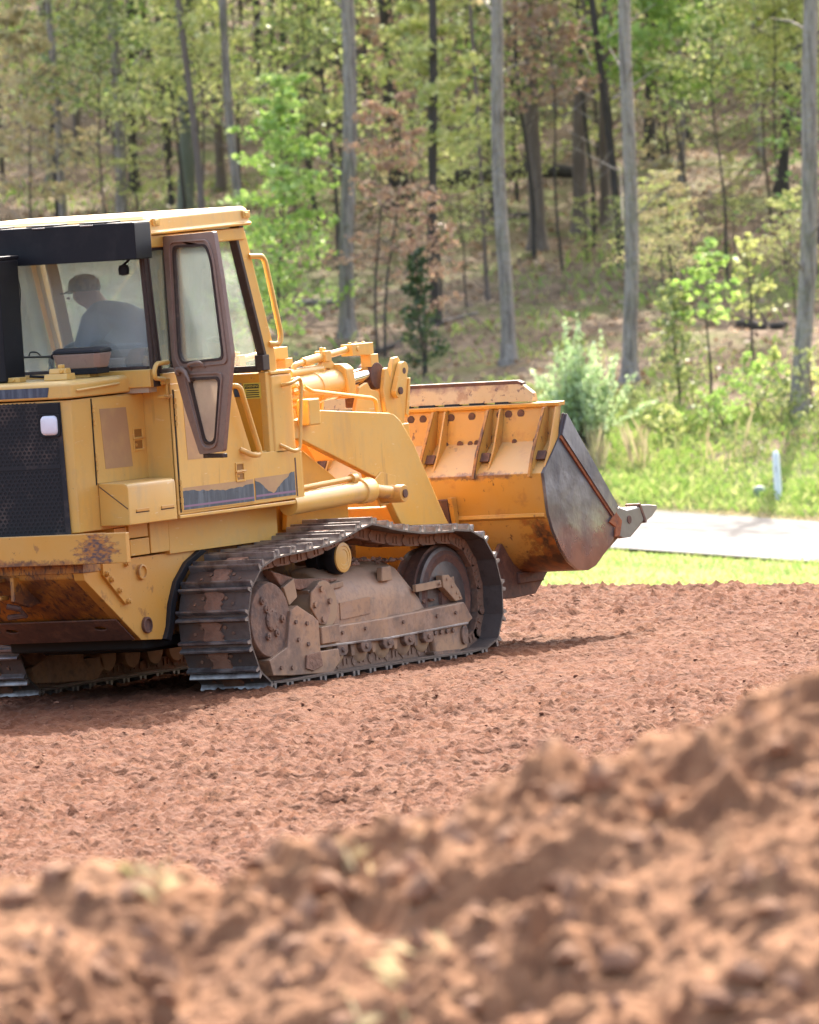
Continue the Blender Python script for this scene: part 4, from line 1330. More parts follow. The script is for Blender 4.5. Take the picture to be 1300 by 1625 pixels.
# ---- hull between the tracks
HULL = [(-1.40, .955), (-1.38, .865), (-.73, .415), (-.46, .40), (1.6, .42), (2.2, .60), (2.2, .95), (.05, .965)]
b = MB().py(HULL, -.55, .55)
hull = b.build('hull', M['yellow_rusty'], L, .01)
b = MB().py([(-1.40, .957), (-1.375, .85), (-.73, .405), (-.47, .39), (-.42, .47), (-.38, .62), (-.30, .76), (-.15, .88), (.05, .957)], -.63, -.55)
hp_o = b.build('side_plate', M['yellow_worn'], hull, .006)
b = MB().py([(-1.40, .957), (-1.375, .85), (-.73, .405), (-.47, .39), (-.42, .47), (-.38, .62), (-.30, .76), (-.15, .88), (.05, .957)], .55, .63)
b.build('side_plate', M['yellow_worn'], hull, .006)
arch = [(-.47, .39), (-.42, .47), (-.38, .62), (-.30, .76), (-.15, .88), (.05, .955)]
for sgn in (-1, 1):
    secs = [[(x - .0, sgn * .60, z), (x + .09, sgn * .60, z - .02), (x + .09, sgn * .64, z - .02), (x, sgn * .66, z)] for x, z in arch]
    MB().loft(secs).build('arch_lip_and_shade', M['black'], hull, .004)  # black lip widened into a strip for the shade in the track gap
b = MB().py([(-1.175, .955), (-1.175, .87), (-.92, .655), (-.86, .665), (-.83, .955)], -.652, -.63)
b.build('patch_plate', M['yellow_worn'], hull, .004)
b = MB()
for bx, bz in ((-1.14, .875), (-1.09, .835), (-1.00, .755), (-.90, .675), (-.90, .925)):
    b.cyl((bx, -.652, bz), (bx, -.672, bz), .022, n=6).cyl((bx, -.672, bz), (bx, -.682, bz), .013, n=8)
b.build('patch_bolts', M['yellow_worn'], hull, .002)
for bx, bz, r in ((-.685, .855, .052), (-.665, .50, .055)):
    MB().lathe((bx, 0, bz), [(r, -.628), (r, -.652), (r * .76, -.655), (r * .72, -.640), (.004, -.640)], 'y', 26).build('boss_ring', M['yellow_worn'] if bz > .7 else M['rust_dark'], hull, .003)
# under plate across the sloping tail, with holes and a weld line
def slope(a, y, t):
    # a: distance down the slope from the rear edge
    dx, dz = .65 / .79, -.45 / .79
    return (-1.385 + a * dx - t * .57, y, .855 + a * dz - t * .82)
b = MB()
holes = []
for hy in (-.42, .28, .42):
    holes.append([(.60 + .03 * math.sin(k), hy + .05 * math.cos(k)) for k in np.linspace(0, 6.28, 8, endpoint=False)])
b.plate([[(.50, -.60), (.50, .60), (.76, .60), (.76, -.60)], *holes], slope, .004, .016)
b.build('belly_guard', M['rust_dark'], hull, .003)
# tow pin and bracket at the tail
b = MB()
b.box(-1.46, -1.38, -.02, .30, .86, .885).box(-1.46, -1.36, -.02, .30, .74, .77)
b.py([(-1.45, .89), (-1.30, .89), (-1.12, .70), (-1.28, .68), (-1.45, .73)], -.12, -.09)
b.build('tow_bracket', M['yellow_rusty'], hull, .006)
MB().cyl((-1.42, .06, .66), (-1.42, .06, .90), .035).build('tow_pin', M['steel'], hull, .004)
b = MB().tube([(-1.40, -.02, .70), (-1.36, -.09, .68), (-1.30, -.10, .63), (-1.33, .02, .62)], .02, 8)
b.build('tow_hook', M['rust_dark'], hull)

MB().box(-.35, 2.0, -.42, .42, .30, .45).box(-.55, .6, -.54, .54, .33, .42).build('underbody_light_block', M['dark'], hull, .02)  # added near-black mass that blocks light and darkens the underbody
# ---- bumper and tail
M['bumper'] = mat('bumper_yellow', (0.64, 0.30, 0.045), 0.42, layers=[
    (2.0, (0.58, 0.36, 0.12), 0.4, 0.7, 0.5), (9, (0.30, 0.13, 0.04), 0.64, 0.70, 0.7), (24, (0.13, 0.055, 0.03), 0.66, 0.70, 0.8)], bump=[(40, 0.1, 0.006)], dust=((0.55, 0.38, 0.22), 0.3))
add_wear(M['bumper'], (-1.55, -.86, 1.05), (1, .20, .16), 1.28, 1.55, (.075, .05, .06), (.46, .17, .03), 12, 26, (1, 1, 2.2))
add_wear(M['bumper'], (-1.55, -.1, .97), (1, .9, .05), 1.25, 1.6, (.12, .05, .03), (.40, .16, .04), 14, 26)
b = MB().box(-1.55, -1.50, -1.085, 1.085, .965, 1.165).box(-1.50, -1.33, -.80, .80, .968, 1.16)
bp = b.build('rear_bumper', M['bumper'], L, .006)
b = MB().box(-1.40, -1.0, -.64, .64, .90, .965)
b.build('tail_shelf', M['yellow_rusty'], L, .004)

# ---- hood
b = MB()
b.plate([[(-1.445, -.56), (-1.445, .56), (-1.40, .635), (-.52, .635), (-.52, -.635), (-1.40, -.635)]], lambda x, y, t: (x, y, t), 1.166, 2.045)
hood = b.build('hood', M['yellow'], L, .008)
# recessed lower panels beneath hood and tool box
b = MB()
b.box(-1.0, -.845, -.645, .645, .97, 1.165).box(-.835, -.60, -.66, .66, .97, 1.08).box(-.835, -.60, -.655, .655, 1.088, 1.19)
b.box(-.59, -.36, -.665, .665, .972, 1.21)
b.box(-.352, 1.02, -.66, .66, .95, 1.215)
b.build('lower_panel', M['yellow'], L, .004)
# top cover
b = MB()
b.loft([[(x, y, z) for x, y in ((-1.47 + i, -.60 + i * .3), (-1.47 + i, .60 - i * .3), (-1.42 + i, .655 - i), (-.50, .655 - i), (-.50, -.655 + i), (-1.42 + i, -.655 + i))] for z, i in ((2.055, 0), (2.15, 0), (2.172, .022))])
top = b.build('hood_top', M['yellow'], L, .014)
MB().px([(-.515, 2.135), (.515, 2.135), (.50, 2.072), (-.50, 2.072)], -1.4735, -1.4675).build('dark_band', M['stripe_dark'], top)
b = MB().tube([(-1.36, -.657, 2.105), (-1.345, -.672, 2.105), (-.86, -.672, 2.12), (-.845, -.657, 2.12)], .009, 6)
b.build('hood_rod', M['yellow'], top)
# honeycomb grille with real holes
b = MB()
dy, dz = .0345, .0262
rows = int((2.03 - 1.165) / dz)
r_o = .0122
def hexcell(cy, cz):
    o = len(b.v)
    V = []
    hy, hz = dy / 2, dz * .667
    outer = [(0, hz), (hy, hz / 2), (hy, -hz / 2), (0, -hz), (-hy, -hz / 2), (-hy, hz / 2)]
    for a, c in outer:
        V.append((-1.449, cy + a, cz + c))
    for a, c in outer:
        k = r_o / math.hypot(hy, hz / 2)
        V.append((-1.449, cy + a * k * 1.05, cz + c * k))
    for a, c in outer:
        k = r_o / math.hypot(hy, hz / 2)
        V.append((-1.437, cy + a * k * 1.05, cz + c * k))
    F = []
    for k in range(6):
        n = (k + 1) % 6
        F.append((k, n, 6 + n, 6 + k)); F.append((6 + k, 6 + n, 12 + n, 12 + k))
    b.add(V, F)
for rw in range(rows):
    cz = 1.185 + rw * dz
    if abs(cz - 1.613) < .013: continue
    for cl_k in range(-17, 18):
        cy = cl_k * dy + (dy / 2 if rw % 2 else 0)
        lim = .575 - .0 * cz
        if abs(cy) > lim - .03: continue
        if abs(cy) > .40 and cz > 1.80: continue
        hexcell(cy, cz)
b.build('grille', M['grille'], hood, 0, 30)
b = MB()
b.px([(-.598, 1.158), (.598, 1.158), (.578, 2.035), (-.578, 2.035)], -1.4485, -1.444, holes=[[(-.556, 1.178), (.556, 1.178), (.552, 1.80), (.405, 1.802), (.405, 2.02), (-.405, 2.02), (-.405, 1.802), (-.552, 1.80)]])
b.box(-1.4495, -1.445, -.55, .55, 1.600, 1.626)
b.build('grille_frame', M['grille'], hood, 0)
MB().box(-1.4465, -1.4455, -.565, .565, 1.172, 2.025).build('grille_backing', M['dark'], hood)
b = MB()
for sgn in (-1, 1):
    b.box(-1.456, -1.449, *sorted((sgn * .405, sgn * .57)), 1.962, 2.03)
b.build('lamp_shade', M['black'], hood, .004)
for sgn in (-1, 1):
    rr = lambda hw, hh, r: [(sgn * .49 + sx * (hw - r) + r * math.cos(a), 1.885 + sz * (hh - r) + r * math.sin(a)) for sx, sz, a0 in ((1, 1, 0), (-1, 1, 90), (-1, -1, 180), (1, -1, 270)) for a in [R_(a0 + t) for t in (0, 30, 60, 90)]]
    f_ = MB().px(rr(.082, .076, .02), -1.462, -1.449, holes=[rr(.068, .066, .03)]).build('headlight_frame', M['black'], hood, .003)
    MB().loft([[(-1.455, y, z) for y, z in rr(.067, .065, .03)], [(-1.466, y, z) for y, z in rr(.063, .061, .03)], [(-1.472, y, z) for y, z in rr(.045, .045, .025)]]).build('lens', M['lens'], f_, 0, 60)
# hinged engine door on the hood side
b = MB().py([(-1.155, 1.475), (-.53, 1.475), (-.53, 2.035), (-1.155, 2.035)], -.6445, -.636)
ed = b.build('engine_door', M['yellow'], L, .003)
MB().py([(-1.165, 1.465), (-1.157, 1.465), (-1.157, 2.04), (-1.165, 2.04)], -.640, -.6355).build('door_gap', M['dark'], ed)
MB().py([(-1.08, 1.965), (-.755, 1.958), (-.715, 1.562), (-1.05, 1.566)], -.6465, -.6447).build('decal_ghost', M['decal_ghost'], ed)
def latch(parent, x0, x1, z0, z1, y):
    zc = z0 + (z1 - z0) * .52
    b = MB().py([(x0, z0), (x1, z0), (x1, z1), (x0, z1)], y - .006, y + .0008, holes=[[(x0 + .012, z0 + .014), (x1 - .018, z0 + .014), (x1 - .018, zc - .012), (x0 + .012, zc - .012)], [(x0 + .012, zc + .012), (x1 - .018, zc + .012), (x1 - .018, z1 - .012), (x0 + .012, z1 - .012)]])
    l = b.build('latch', M['yellow'], parent, .002)
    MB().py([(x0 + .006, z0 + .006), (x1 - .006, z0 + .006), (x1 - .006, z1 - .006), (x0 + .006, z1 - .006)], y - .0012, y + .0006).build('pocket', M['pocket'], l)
    MB().cyl((x0 + .03, y - .001, z0 + .04), (x0 + .03, y - .006, z0 + .04), .011, n=10).tube([(x0 - .006, y - .012, zc), (x1 + .004, y - .012, zc + .004)], .005, 6).build('keeper', M['yellow_worn'], l)
latch(ed, -.69, -.565, 1.66, 1.815, -.6452)
def hinge(parent, x, z0, z1, y, n=5):
    b = MB()
    h = (z1 - z0) / n
    for k in range(n):
        b.cyl((x, y, z0 + h * k + .004), (x, y, z0 + h * (k + 1) - .004), .012 if k % 2 else .010, n=8)
    b.build('hinge', M['yellow'], parent)
hinge(ed, -1.150, 1.86, 2.0, -.648)
hinge(ed, -1.150, 1.53, 1.68, -.648)

# ---- tool box beside the hood
pr = [(-.637, 1.19), (-.868, 1.19), (-.868, 1.435), (-.862, 1.455), (-.845, 1.468), (-.637, 1.475)]
b = MB().px(pr, -1.145, -.555)
tb = b.build('tool_box', M['yellow'], L, .008)
for x0 in (-1.06, -.75):
    MB().box(x0, x0 + .155, -.874, -.869, 1.272, 1.292).build('box_hinge', M['yellow_worn'], tb, .003)
    MB().box(x0 - .004, x0 + .159, -.8705, -.8685, 1.266, 1.273).build('hinge_gap', M['dark'], tb)
MB().tube([(-1.1465, -.645, 1.455), (-1.1465, -.86, 1.30)], .0035, 5).build('box_seam', M['rust_dark'], tb)

# ---- fender and cab side below the windows
PAN = [(-.53, 1.215), (1.06, 1.225), (1.06, 1.555), (.72, 1.56), (.43, 1.565), (.235, 2.03), (.235, 2.10), (-.53, 2.09)]
for sgn in (-1, 1):
    y0, y1 = sorted((sgn * .84, sgn * .862))
    b = MB().py(PAN, y0, y1)
    fp = b.build('fender_side', M['yellow'], L, .006)
    if sgn < 0:
        FP = fp
# rear facing wall of the fender and its floor/inner walls
for sgn in (-1, 1):
    y0, y1 = sorted((sgn * .60, sgn * .855))
    MB().box(-.530, -.515, y0, y1, 1.217, 2.09).build('fender_back', M['yellow'], L, .003)
    MB().box(-.52, 1.06, *sorted((sgn * .56, sgn * .866)), 1.19, 1.214).build('fender_skirt', M['yellow'], L, .006)
# access door in the fender
dp = [(-.495, 1.235), (.425, 1.235), (.425, 1.565), (.225, 2.02), (.225, 2.045), (-.495, 2.045)]
b = MB().py(dp, -.869, -.8625)
sd = b.build('side_door', M['yellow'], FP, .003)
MB().py([(-.508, 1.23), (-.498, 1.23), (-.498, 2.05), (-.508, 2.05)], -.866, -.8622).build('door_gap', M['dark'], FP)
MB().py([(-.40, 2.0), (-.06, 1.99), (-.05, 1.57), (-.385, 1.575)], -.8708, -.8693).build('decal_ghost', M['decal_ghost'], FP)
# torn navy stripe with purple pinstripe
rg = random.Random(3)
def torn(x0, x1, zb, top_fn, name_y):
    xs = np.linspace(x0, x1, 26)
    topz = [top_fn(t) + rg.uniform(-.006, .006) for t in np.linspace(0, 1, 26)]
    pts = [(x0, zb), (x1, zb)] + [(x, z) for x, z in zip(xs[::-1], topz[::-1])]
    return pts
MB().py([(-.475, 1.245), (.415, 1.245), (.415, 1.392), (-.475, 1.392)], -.8702, -.8693).build('stripe_ghost', M['decal_ghost'], FP)
MB().py(torn(-.475, .415, 1.245, lambda t: 1.372 - .035 * math.sin(t * 2.4) ** 2 + .012 * t, 0), -.8716, -.8704).build('stripe', M['stripe_dark'], FP)
MB().py([(-.475, 1.262), (.415, 1.262), (.415, 1.275), (-.475, 1.275)], -.8724, -.8718).build('pinstripe', M['stripe_purple'], FP)
MB().py([(.445, 1.248), (.955, 1.25), (.955, 1.40), (.445, 1.395)], -.8640, -.8627).build('stripe_ghost', M['decal_ghost'], FP)
MB().py(torn(.445, .955, 1.25, lambda t: 1.385 - .10 * math.exp(-((t - .42) / .26) ** 2) + (.02 if t > .85 else 0), 0), -.8654, -.8642).build('stripe', M['stripe_dark'], FP)
MB().py([(.445, 1.268), (.955, 1.268), (.955, 1.282), (.445, 1.282)], -.8662, -.8656).build('pinstripe', M['stripe_purple'], FP)
# narrower latch lives on the door itself
latch(FP, .20, .315, 1.385, 1.515, -.8695)
hinge(FP, -.495, 1.80, 2.0, -.872)
hinge(FP, -.495, 1.25, 1.45, -.872)
# front post with rounded top
b = MB().plate([[(.735, -.862), (1.0, -.862), (1.075, -.80), (1.075, -.56), (.735, -.56)]], lambda x, y, t: (x, y, t), 1.53, 2.075)
fpo = b.build('front_post', M['yellow'], L, .02)
MB().plate([[(.73, -.867), (1.005, -.867), (1.08, -.80), (1.08, -.55), (.73, -.55)]], lambda x, y, t: (x, y, t), 2.078, 2.10).build('post_cap', M['yellow'], fpo, .008)
MB().box(.97, .985, -.864, -.85, 1.24, 1.50).build('post_seam', M['rust_dark'], fpo)
MB().py([(1.0, 1.19), (1.075, 1.19), (1.075, 1.54), (1.0, 1.54)], -.86, -.60).build('post_foot', M['yellow'], fpo, .006)
b = MB().plate([[(.735, .862), (1.0, .862), (1.075, .80), (1.075, .56), (.735, .56)]], lambda x, y, t: (x, y, t), 1.20, 2.09)
b.build('front_post', M['yellow'], L, .02)
# grab rails
def smooth_path(p, r=.04, n=4):
    p = [Vector(q) for q in p]
    out = [p[0]]
    for i in range(1, len(p) - 1):
        a, c = (p[i - 1] - p[i]), (p[i + 1] - p[i])
        k = min(r, a.length * .45, c.length * .45)
        s, e = p[i] + a.normalized() * k, p[i] + c.normalized() * k
        for t in np.linspace(0, 1, n + 1):
            out.append(s * (1 - t) ** 2 + p[i] * 2 * t * (1 - t) + e * t * t)
    out.append(p[-1])
    return out
MB().tube(smooth_path([(.20, -.865, 2.03), (.22, -.935, 2.03), (.43, -.935, 1.555), (.33, -.935, 1.555), (.28, -.868, 1.60)]), .019, 10).build('grab_rail', M['yellow'], L)
MB().tube(smooth_path([(.87, -.86, 2.0), (.885, -.93, 2.005), (.99, -.935, 2.04), (1.005, -.935, 1.99), (.935, -.935, 1.56), (.86, -.935, 1.545), (.80, -.86, 1.60)], .035), .013, 10).build('grab_rail', M['yellow'], L)
MB().tube(smooth_path([(.58, -.85, 2.885), (.70, -.88, 2.88), (.735, -.88, 2.84), (.875, -.88, 2.34), (.85, -.88, 2.275), (.76, -.85, 2.285)], .04), .019, 10).build('grab_rail', M['yellow'], L)
MB().tube(smooth_path([(-.56, -.875, 2.235), (-.74, -.90, 2.235), (-.775, -.90, 2.19), (-.77, -.90, 2.14), (-.62, -.875, 2.125)], .04), .016, 10).build('door_catch', M['yellow'], L)
b = MB().box(-.64, -.56, -.885, -.855, 2.09, 2.13).cyl((-.60, -.88, 1.99), (-.60, -.88, 2.10), .010).box(-.66, -.55, -.89, -.84, 2.0, 2.02)
b.build('catch_bracket', M['yellow_worn'], L, .004)

# ---- cab
cab = MB()
for sgn in (-1, 1):
    ya, yb_ = sorted((sgn * .775, sgn * .85))
    cab.py([(.455, 3.03), (.555, 3.06), (.845, 2.20), (.845, 2.095), (.735, 2.095), (.735, 2.17)], ya, yb_)          # sloping front pillar
    cab.py([(.735, 2.10), (.80, 2.10), (.80, 1.56), (.735, 1.56)], *sorted((sgn * .80, sgn * .852)))
cab.box(-.72, -.60, -.83, .83, 2.08, 2.20)       # rear sill
cab.box(-.52, .74, .80, .85, 1.2, 2.12)          # far side wall
cab.box(.70, .76, -.80, .80, 1.5, 2.095)         # front wall
cab.box(-.50, .74, -.82, -.80, 1.225, 1.57)
cab.box(.690, .745, -.850, -.79, 1.55, 2.10)
cab_o = cab.build('cab_frame', M['yellow'], L, .008)
for sgn in (-1, 1):
    MB().py([(-.74, 3.03), (-.655, 3.03), (-.60, 2.08), (-.68, 2.08)], *sorted((sgn * .812, sgn * .838))).build('rear_pillar', M['rubber'], cab_o, .006)
MB().box(-.50, .72, -.79, .79, 1.48, 1.52).build('cab_floor', M['interior'], cab_o)
MB().box(.685, .698, -.80, .80, 1.55, 2.09).build('front_wall_lining', M['yellow_deep'], cab_o)
MB().box(.66, .705, -.81, .80, 2.10, 2.145).build('windshield_sill', M['rubber'], cab_o, .006)
MB().box(-.70, -.60, -.80, .80, 2.045, 2.095).build('rear_sill_trim', M['tan'], cab_o)
# dark pillar covers and window rubbers
b = MB()
b.py([(-.735, 3.0), (-.695, 3.0), (-.620, 2.19), (-.66, 2.19)], -.850, -.812)
b.build('rear_pillar_trim', M['rubber'], cab_o, .006)
b = MB()
b.py([(.42, 3.04), (.455, 3.04), (.735, 2.19), (.70, 2.19)], -.852, -.79)
b.box(.66, .745, -.858, -.79, 2.11, 2.215)
b.build('front_pillar_trim', M['rubber'], cab_o, .006)
b = MB().box(-.70, -.665, -.80, .80, 2.185, 2.222).box(-.70, -.665, -.80, .80, 2.935, 2.97)
b.box(-.705, -.66, .775, .83, 2.19, 2.97)
b.build('rear_window_rubber', M['rubber'], cab_o, .006)
MB().box(-.690, -.684, -.805, .80, 2.215, 2.95).build('rear_window', M['glass_rear'], cab_o)
b = MB()
b.add([(.705, -.79, 2.14), (.705, .79, 2.14), (.435, .79, 3.02), (.435, -.79, 3.02), (.711, -.79, 2.142), (.711, .79, 2.142), (.441, .79, 3.022), (.441, -.79, 3.022)],
      [(0, 1, 2, 3), (7, 6, 5, 4), (0, 4, 5, 1), (1, 5, 6, 2), (2, 6, 7, 3), (3, 7, 4, 0)])
b.build('windshield', M['glass'], cab_o)
b = MB().py([(-.62, 2.14), (.68, 2.14), (.42, 3.0), (-.66, 3.0)], .815, .821)
b.build('left_side_window', M['glass'], cab_o)
# narrow fixed pane behind the door opening, in its frame
fx = [(-.69, 3.0), (-.43, 3.0), (-.43, 2.165), (-.61, 2.165)]
fin = [(-.668, 2.98), (-.445, 2.98), (-.445, 2.195), (-.598, 2.195)]
MB().box(-.60, -.25, -.852, -.80, 2.088, 2.163).build('cab_side_sill', M['yellow'], cab_o, .004)
MB().py(fx, -.852, -.81, holes=[fin]).build('quarter_window_frame', M['rubber'], cab_o, .006)
MB().py(fin, -.835, -.829).build('quarter_window', M['glass'], cab_o)
for y in (.66,):
    MB().tube([(.67, y, 2.12), (.43, y, 3.03)], .05, 4).build('windshield_post', M['tan'], cab_o)
MB().box(-.66, -.62, .30, .44, 2.2, 3.0).build('cab_inner_post', M['interior'], cab_o)
# warning plate on the front wall
wp = MB().px([(-.675, 1.922), (-.81, 1.922), (-.81, 2.03), (-.675, 2.03)], .679, .6845).build('warning_label', M['warn_yellow'], cab_o)
MB().px([(-.685, 1.992), (-.80, 1.992), (-.80, 2.022), (-.685, 2.022)], .6782, .6789).build('label_header', M['ink'], wp)
b = MB()
for k in range(4):
    b.box(.6782, .6789, -.80 + .004 * (k % 2), -.69 - .003 * k, 1.932 + .0145 * k, 1.9385 + .0145 * k)
b.build('label_lines', M['ink'], wp)
fc = bpy.data.curves.new('warning_text', 'FONT')
fc.body = 'WARNING'; fc.size = .026; fc.align_x = 'CENTER'; fc.align_y = 'CENTER'; fc.extrude = .0003
fo = bpy.data.objects.new('warning_text', fc)
COL.objects.link(fo)
tme = bpy.data.meshes.new_from_object(fo.evaluated_get(bpy.context.evaluated_depsgraph_get()))
bpy.data.objects.remove(fo)
tme.materials.clear()
# reads from behind: text right = -y, up = z, facing -x
fo = link_mesh('warning_text', tme, M['warn_yellow'], wp)
fo.matrix_local = Matrix(((0, 0, -1, .6775), (-1, 0, 0, -.7425), (0, 1, 0, 2.007), (0, 0, 0, 1)))
MB().px([(-.60, 1.94), (-.66, 1.94), (-.66, 2.03), (-.60, 2.03)], .679, .6845).build('switch_plate', M['stripe_dark'], cab_o)

# ---- roof
def rrect(x0, x1, y0, y1, c):
    return [(x0 + c, y0), (x1 - c, y0), (x1, y0 + c), (x1, y1 - c), (x1 - c, y1), (x0 + c, y1), (x0, y1 - c), (x0, y0 + c)]
b = MB()
b.loft([[(x, y, z + (.012 if x > 0 else 0)) for x, y in rrect(-.735 + i, .585 - i, -.895 + i, .895 - i, .03)] for z, i in ((3.085, -.004), (3.10, -.010), (3.112, .004), (3.19, .012), (3.215, .035))])
roof = b.build('roof', M['yellow'], L, .01)
b = MB()
b.loft([[(x, y, z) for x, y in rrect(-.725, .555, -.865, .865, .03)] for z in (3.0, 3.083)])
b.build('roof_base', M['yellow'], roof, .01)
for x in (-.66, .47):
    MB().box(x, x + .085, -.900, -.885, 3.145, 3.195).box(x + .015, x + .06, -.906, -.898, 3.155, 3.185).build('roof_bracket', M['yellow'], roof, .006)
MB().box(.56, .62, -.80, -.72, 3.02, 3.16).build('front_work_light', M['black'], roof, .01)
MB().py([(-.745, 3.17), (-.70, 3.19), (-.70, 3.02), (-.735, 2.985), (-.75, 3.02)], -.905, -.86).build('corner_bracket', M['yellow_worn'], roof, .006)
# black box slung along the back of the roof
b = MB().px([(-.94, 2.935), (.94, 2.935), (.94, 3.165), (.93, 3.185), (-.93, 3.185), (-.94, 3.165)], -.965, -.76)
ab = b.build('roof_rear_box', M['black'], L, .01)
b = MB().box(-.972, -.966, -.945, -.80, 2.94, 3.18)
b.build('box_end_plate', M['black'], ab, .004)
for k in range(5):
    y = -.62 + k * .38
    MB().box(-.975, -.94, y, y + .10, 3.172, 3.180).build('box_clip', M['grouser'], ab, .003)
for y in (-.72, -.30, .12, .55):
    MB().box(-.95, -.78, y, y + .22, 3.186, 3.196).build('lid_rib', M['black'], ab, .003)
# lamp dangling at the window, cable
b = MB().lathe((-.735, -.69, 2.865), [(.012, -.035), (.034, -.028), (.038, .01), (.03, .032), (.01, .038)], 'z', 14).tube([(-.735, -.69, 2.90), (-.74, -.73, 2.925), (-.75, -.75, 2.94)], .008, 6)
b.build('hanging_lamp', M['black'], L)
MB().tube(smooth_path([(-.74, .17, 2.935), (-.74, .13, 2.78), (-.74, .15, 2.62), (-.74, .22, 2.50)], .08), .004, 6).build('cable', M['black'], L)
b = MB().tube([(-.712, .30, 2.325), (-.712, -.08, 2.315)], .007, 6).tube(smooth_path([(-.712, .12, 2.325), (-.712, .11, 2.355), (-.712, .05, 2.35), (-.712, .03, 2.325)], .02), .005, 6).cyl((-.70, -.08, 2.315), (-.73, -.08, 2.315), .018)
b.build('wiper', M['black'], L)

# ---- things mounted on the hood top
b = MB().box(-1.28, -1.03, -.055, .22, 2.174, 2.985)
st = b.build('exhaust_stack', M['black'], L, .015)
MB().box(-1.285, -1.025, -.060, .225, 2.985, 3.01).build('stack_cap', M['black'], st, .008)
b = MB()
b.loft([[(x, y, z) for x, y in rrect(-1.0 + i, -.80 - i, -.61 + i, -.235 - i, .03)] for z, i in ((2.235, .02), (2.325, .0), (2.335, .0))])
pc = b.build('air_filter_box', M['brown'], L, .008)
b = MB().loft([[(x, y, z) for x, y in rrect(-1.005 + i, -.795 - i, -.615 + i, -.23 - i, .03)] for z, i in ((2.336, 0), (2.358, .006), (2.372, .03))])
b.build('filter_lid', M['black'], pc, .006)
MB().box(-.98, -.82, -.58, -.26, 2.195, 2.236).build('filter_base', M['black'], pc, .006)
MB().box(-.96, -.84, -.51, -.35, 2.173, 2.195).build('filter_stand', M['yellow'], pc, .004)
b = MB().py([(-1.26, 2.173), (-1.14, 2.173), (-1.15, 2.215), (-1.25, 2.215)], -.52, -.34).py([(-1.24, 2.215), (-1.16, 2.215), (-1.17, 2.25), (-1.23, 2.25)], -.50, -.37).box(-1.22, -1.18, -.465, -.43, 2.25, 2.275)
b.cyl((-1.25, -.47, 2.235), (-1.15, -.47, 2.235), .016)
b.build('hood_bracket', M['yellow'], L, .006)
b = MB().box(-1.25, -1.17, -.145, -.045, 2.173, 2.205).cyl((-1.26, -.10, 2.19), (-1.16, -.10, 2.19), .010)
b.build('hood_lug', M['yellow'], L, .005)
MB().tube([(-.98, -.05, 2.20), (-.95, -.15, 2.19), (-.93, -.25, 2.205), (-.92, -.30, 2.22)], .01, 6).build('hose', M['black'], L)

# ---- seat and console in the cab
b = MB()
b.loft([[(x, y, z) for x, y in rrect(-.35, .15, -.48, .06, .06)] for z in (1.82, 1.93)])
seat = b.build('seat', M['black'], L, .03)
b = MB()
b.loft([[(-.42 - .04 * t + dx, -.16 + w * s, z) for dx in (0, .10) for s in ((-1, 1) if dx == 0 else (1, -1))] for z, w, t in ((1.93, .25, 0), (2.25, .25, .6), (2.36, .21, .8), (2.40, .12, .9))])
b.build('seat_back', M['black'], seat, .04)
MB().box(-.25, .05, -.40, -.02, 1.52, 1.82).build('seat_base', M['interior'], seat, .01)
b = MB().loft([[(x, y, z) for x, y in rrect(-.52 + i, -.28 - i, -.68 + i, -.49 - i, .04)] for z, i in ((1.6, 0), (2.26, 0), (2.32, .02), (2.335, .05))])
b.build('arm_console', M['interior'], L, .01)
MB().cyl((-.40, .15, 2.1), (-.40, .15, 2.32), .02).build('lever_post', M['black'], L)
MB().box(-.50, -.45, -.5, -.26, 2.18, 2.28).build('document_box', M['lens'], L, .01)

# ---- open door
PHI = R_(115)
dd = Vector((math.cos(PHI), -math.sin(PHI), 0)); dn = Vector((-math.sin(PHI), -math.cos(PHI), 0))
H0 = Vector((-.48, -.885, 0))
def dmap(off=0):
    return lambda a, c, t: H0 + dd * a + Vector((0, 0, c)) + dn * (t + off)
def rloop(pts, r=.05, n=4):
    P = [Vector((a, c, 0)) for a, c in pts]
    out = []
    for i in range(len(P)):
        p, a, c = P[i], P[i - 1] - P[i], P[(i + 1) % len(P)] - P[i]
        k = min(r, a.length * .4, c.length * .4)
        s, e = p + a.normalized() * k, p + c.normalized() * k
        for t in np.linspace(0, 1, n + 1):
            q = s * (1 - t) ** 2 + p * 2 * t * (1 - t) + e * t * t
            out.append((q.x, q.y))
    return out
OUT = rloop([(-.012, 3.07), (.615, 3.088), (.675, 2.77), (.735, 2.27), (.63, 1.90), (.555, 1.635), (.265, 1.615), (.125, 1.91), (0, 2.24)], .02)
GU = rloop([(.112, 3.0), (.515, 3.003), (.565, 2.90), (.635, 2.245), (.135, 2.225), (.095, 2.28)], .05)
GL = rloop([(.195, 2.12), (.575, 2.125), (.465, 1.69), (.335, 1.685)], .05)
inset = lambda lp, k: [((a - sum(p[0] for p in lp) / len(lp)) * k[0] + sum(p[0] for p in lp) / len(lp), (c - sum(p[1] for p in lp) / len(lp)) * k[1] + sum(p[1] for p in lp) / len(lp)) for a, c in lp]
b = MB().plate([OUT, GU, GL], dmap(), 0, .030)
door = b.build('door', M['brown'], L, .006)
b = MB().plate([[(a * .955 - .026, c) for a, c in OUT], inset(GU, (1.0, 1.0)), inset(GL, (1, 1))], dmap(), -.026, -.002)
b.build('door_skin', M['yellow'], door, .004)
b = MB()
b.plate([inset(GU, (1.20, 1.09)), inset(GU, (1.14, 1.065))], dmap(), .030, .042)
b.plate([inset(GL, (1.30, 1.16)), inset(GL, (1.22, 1.11))], dmap(), .030, .042)
b.build('door_moulding', M['brown'], door, .005)
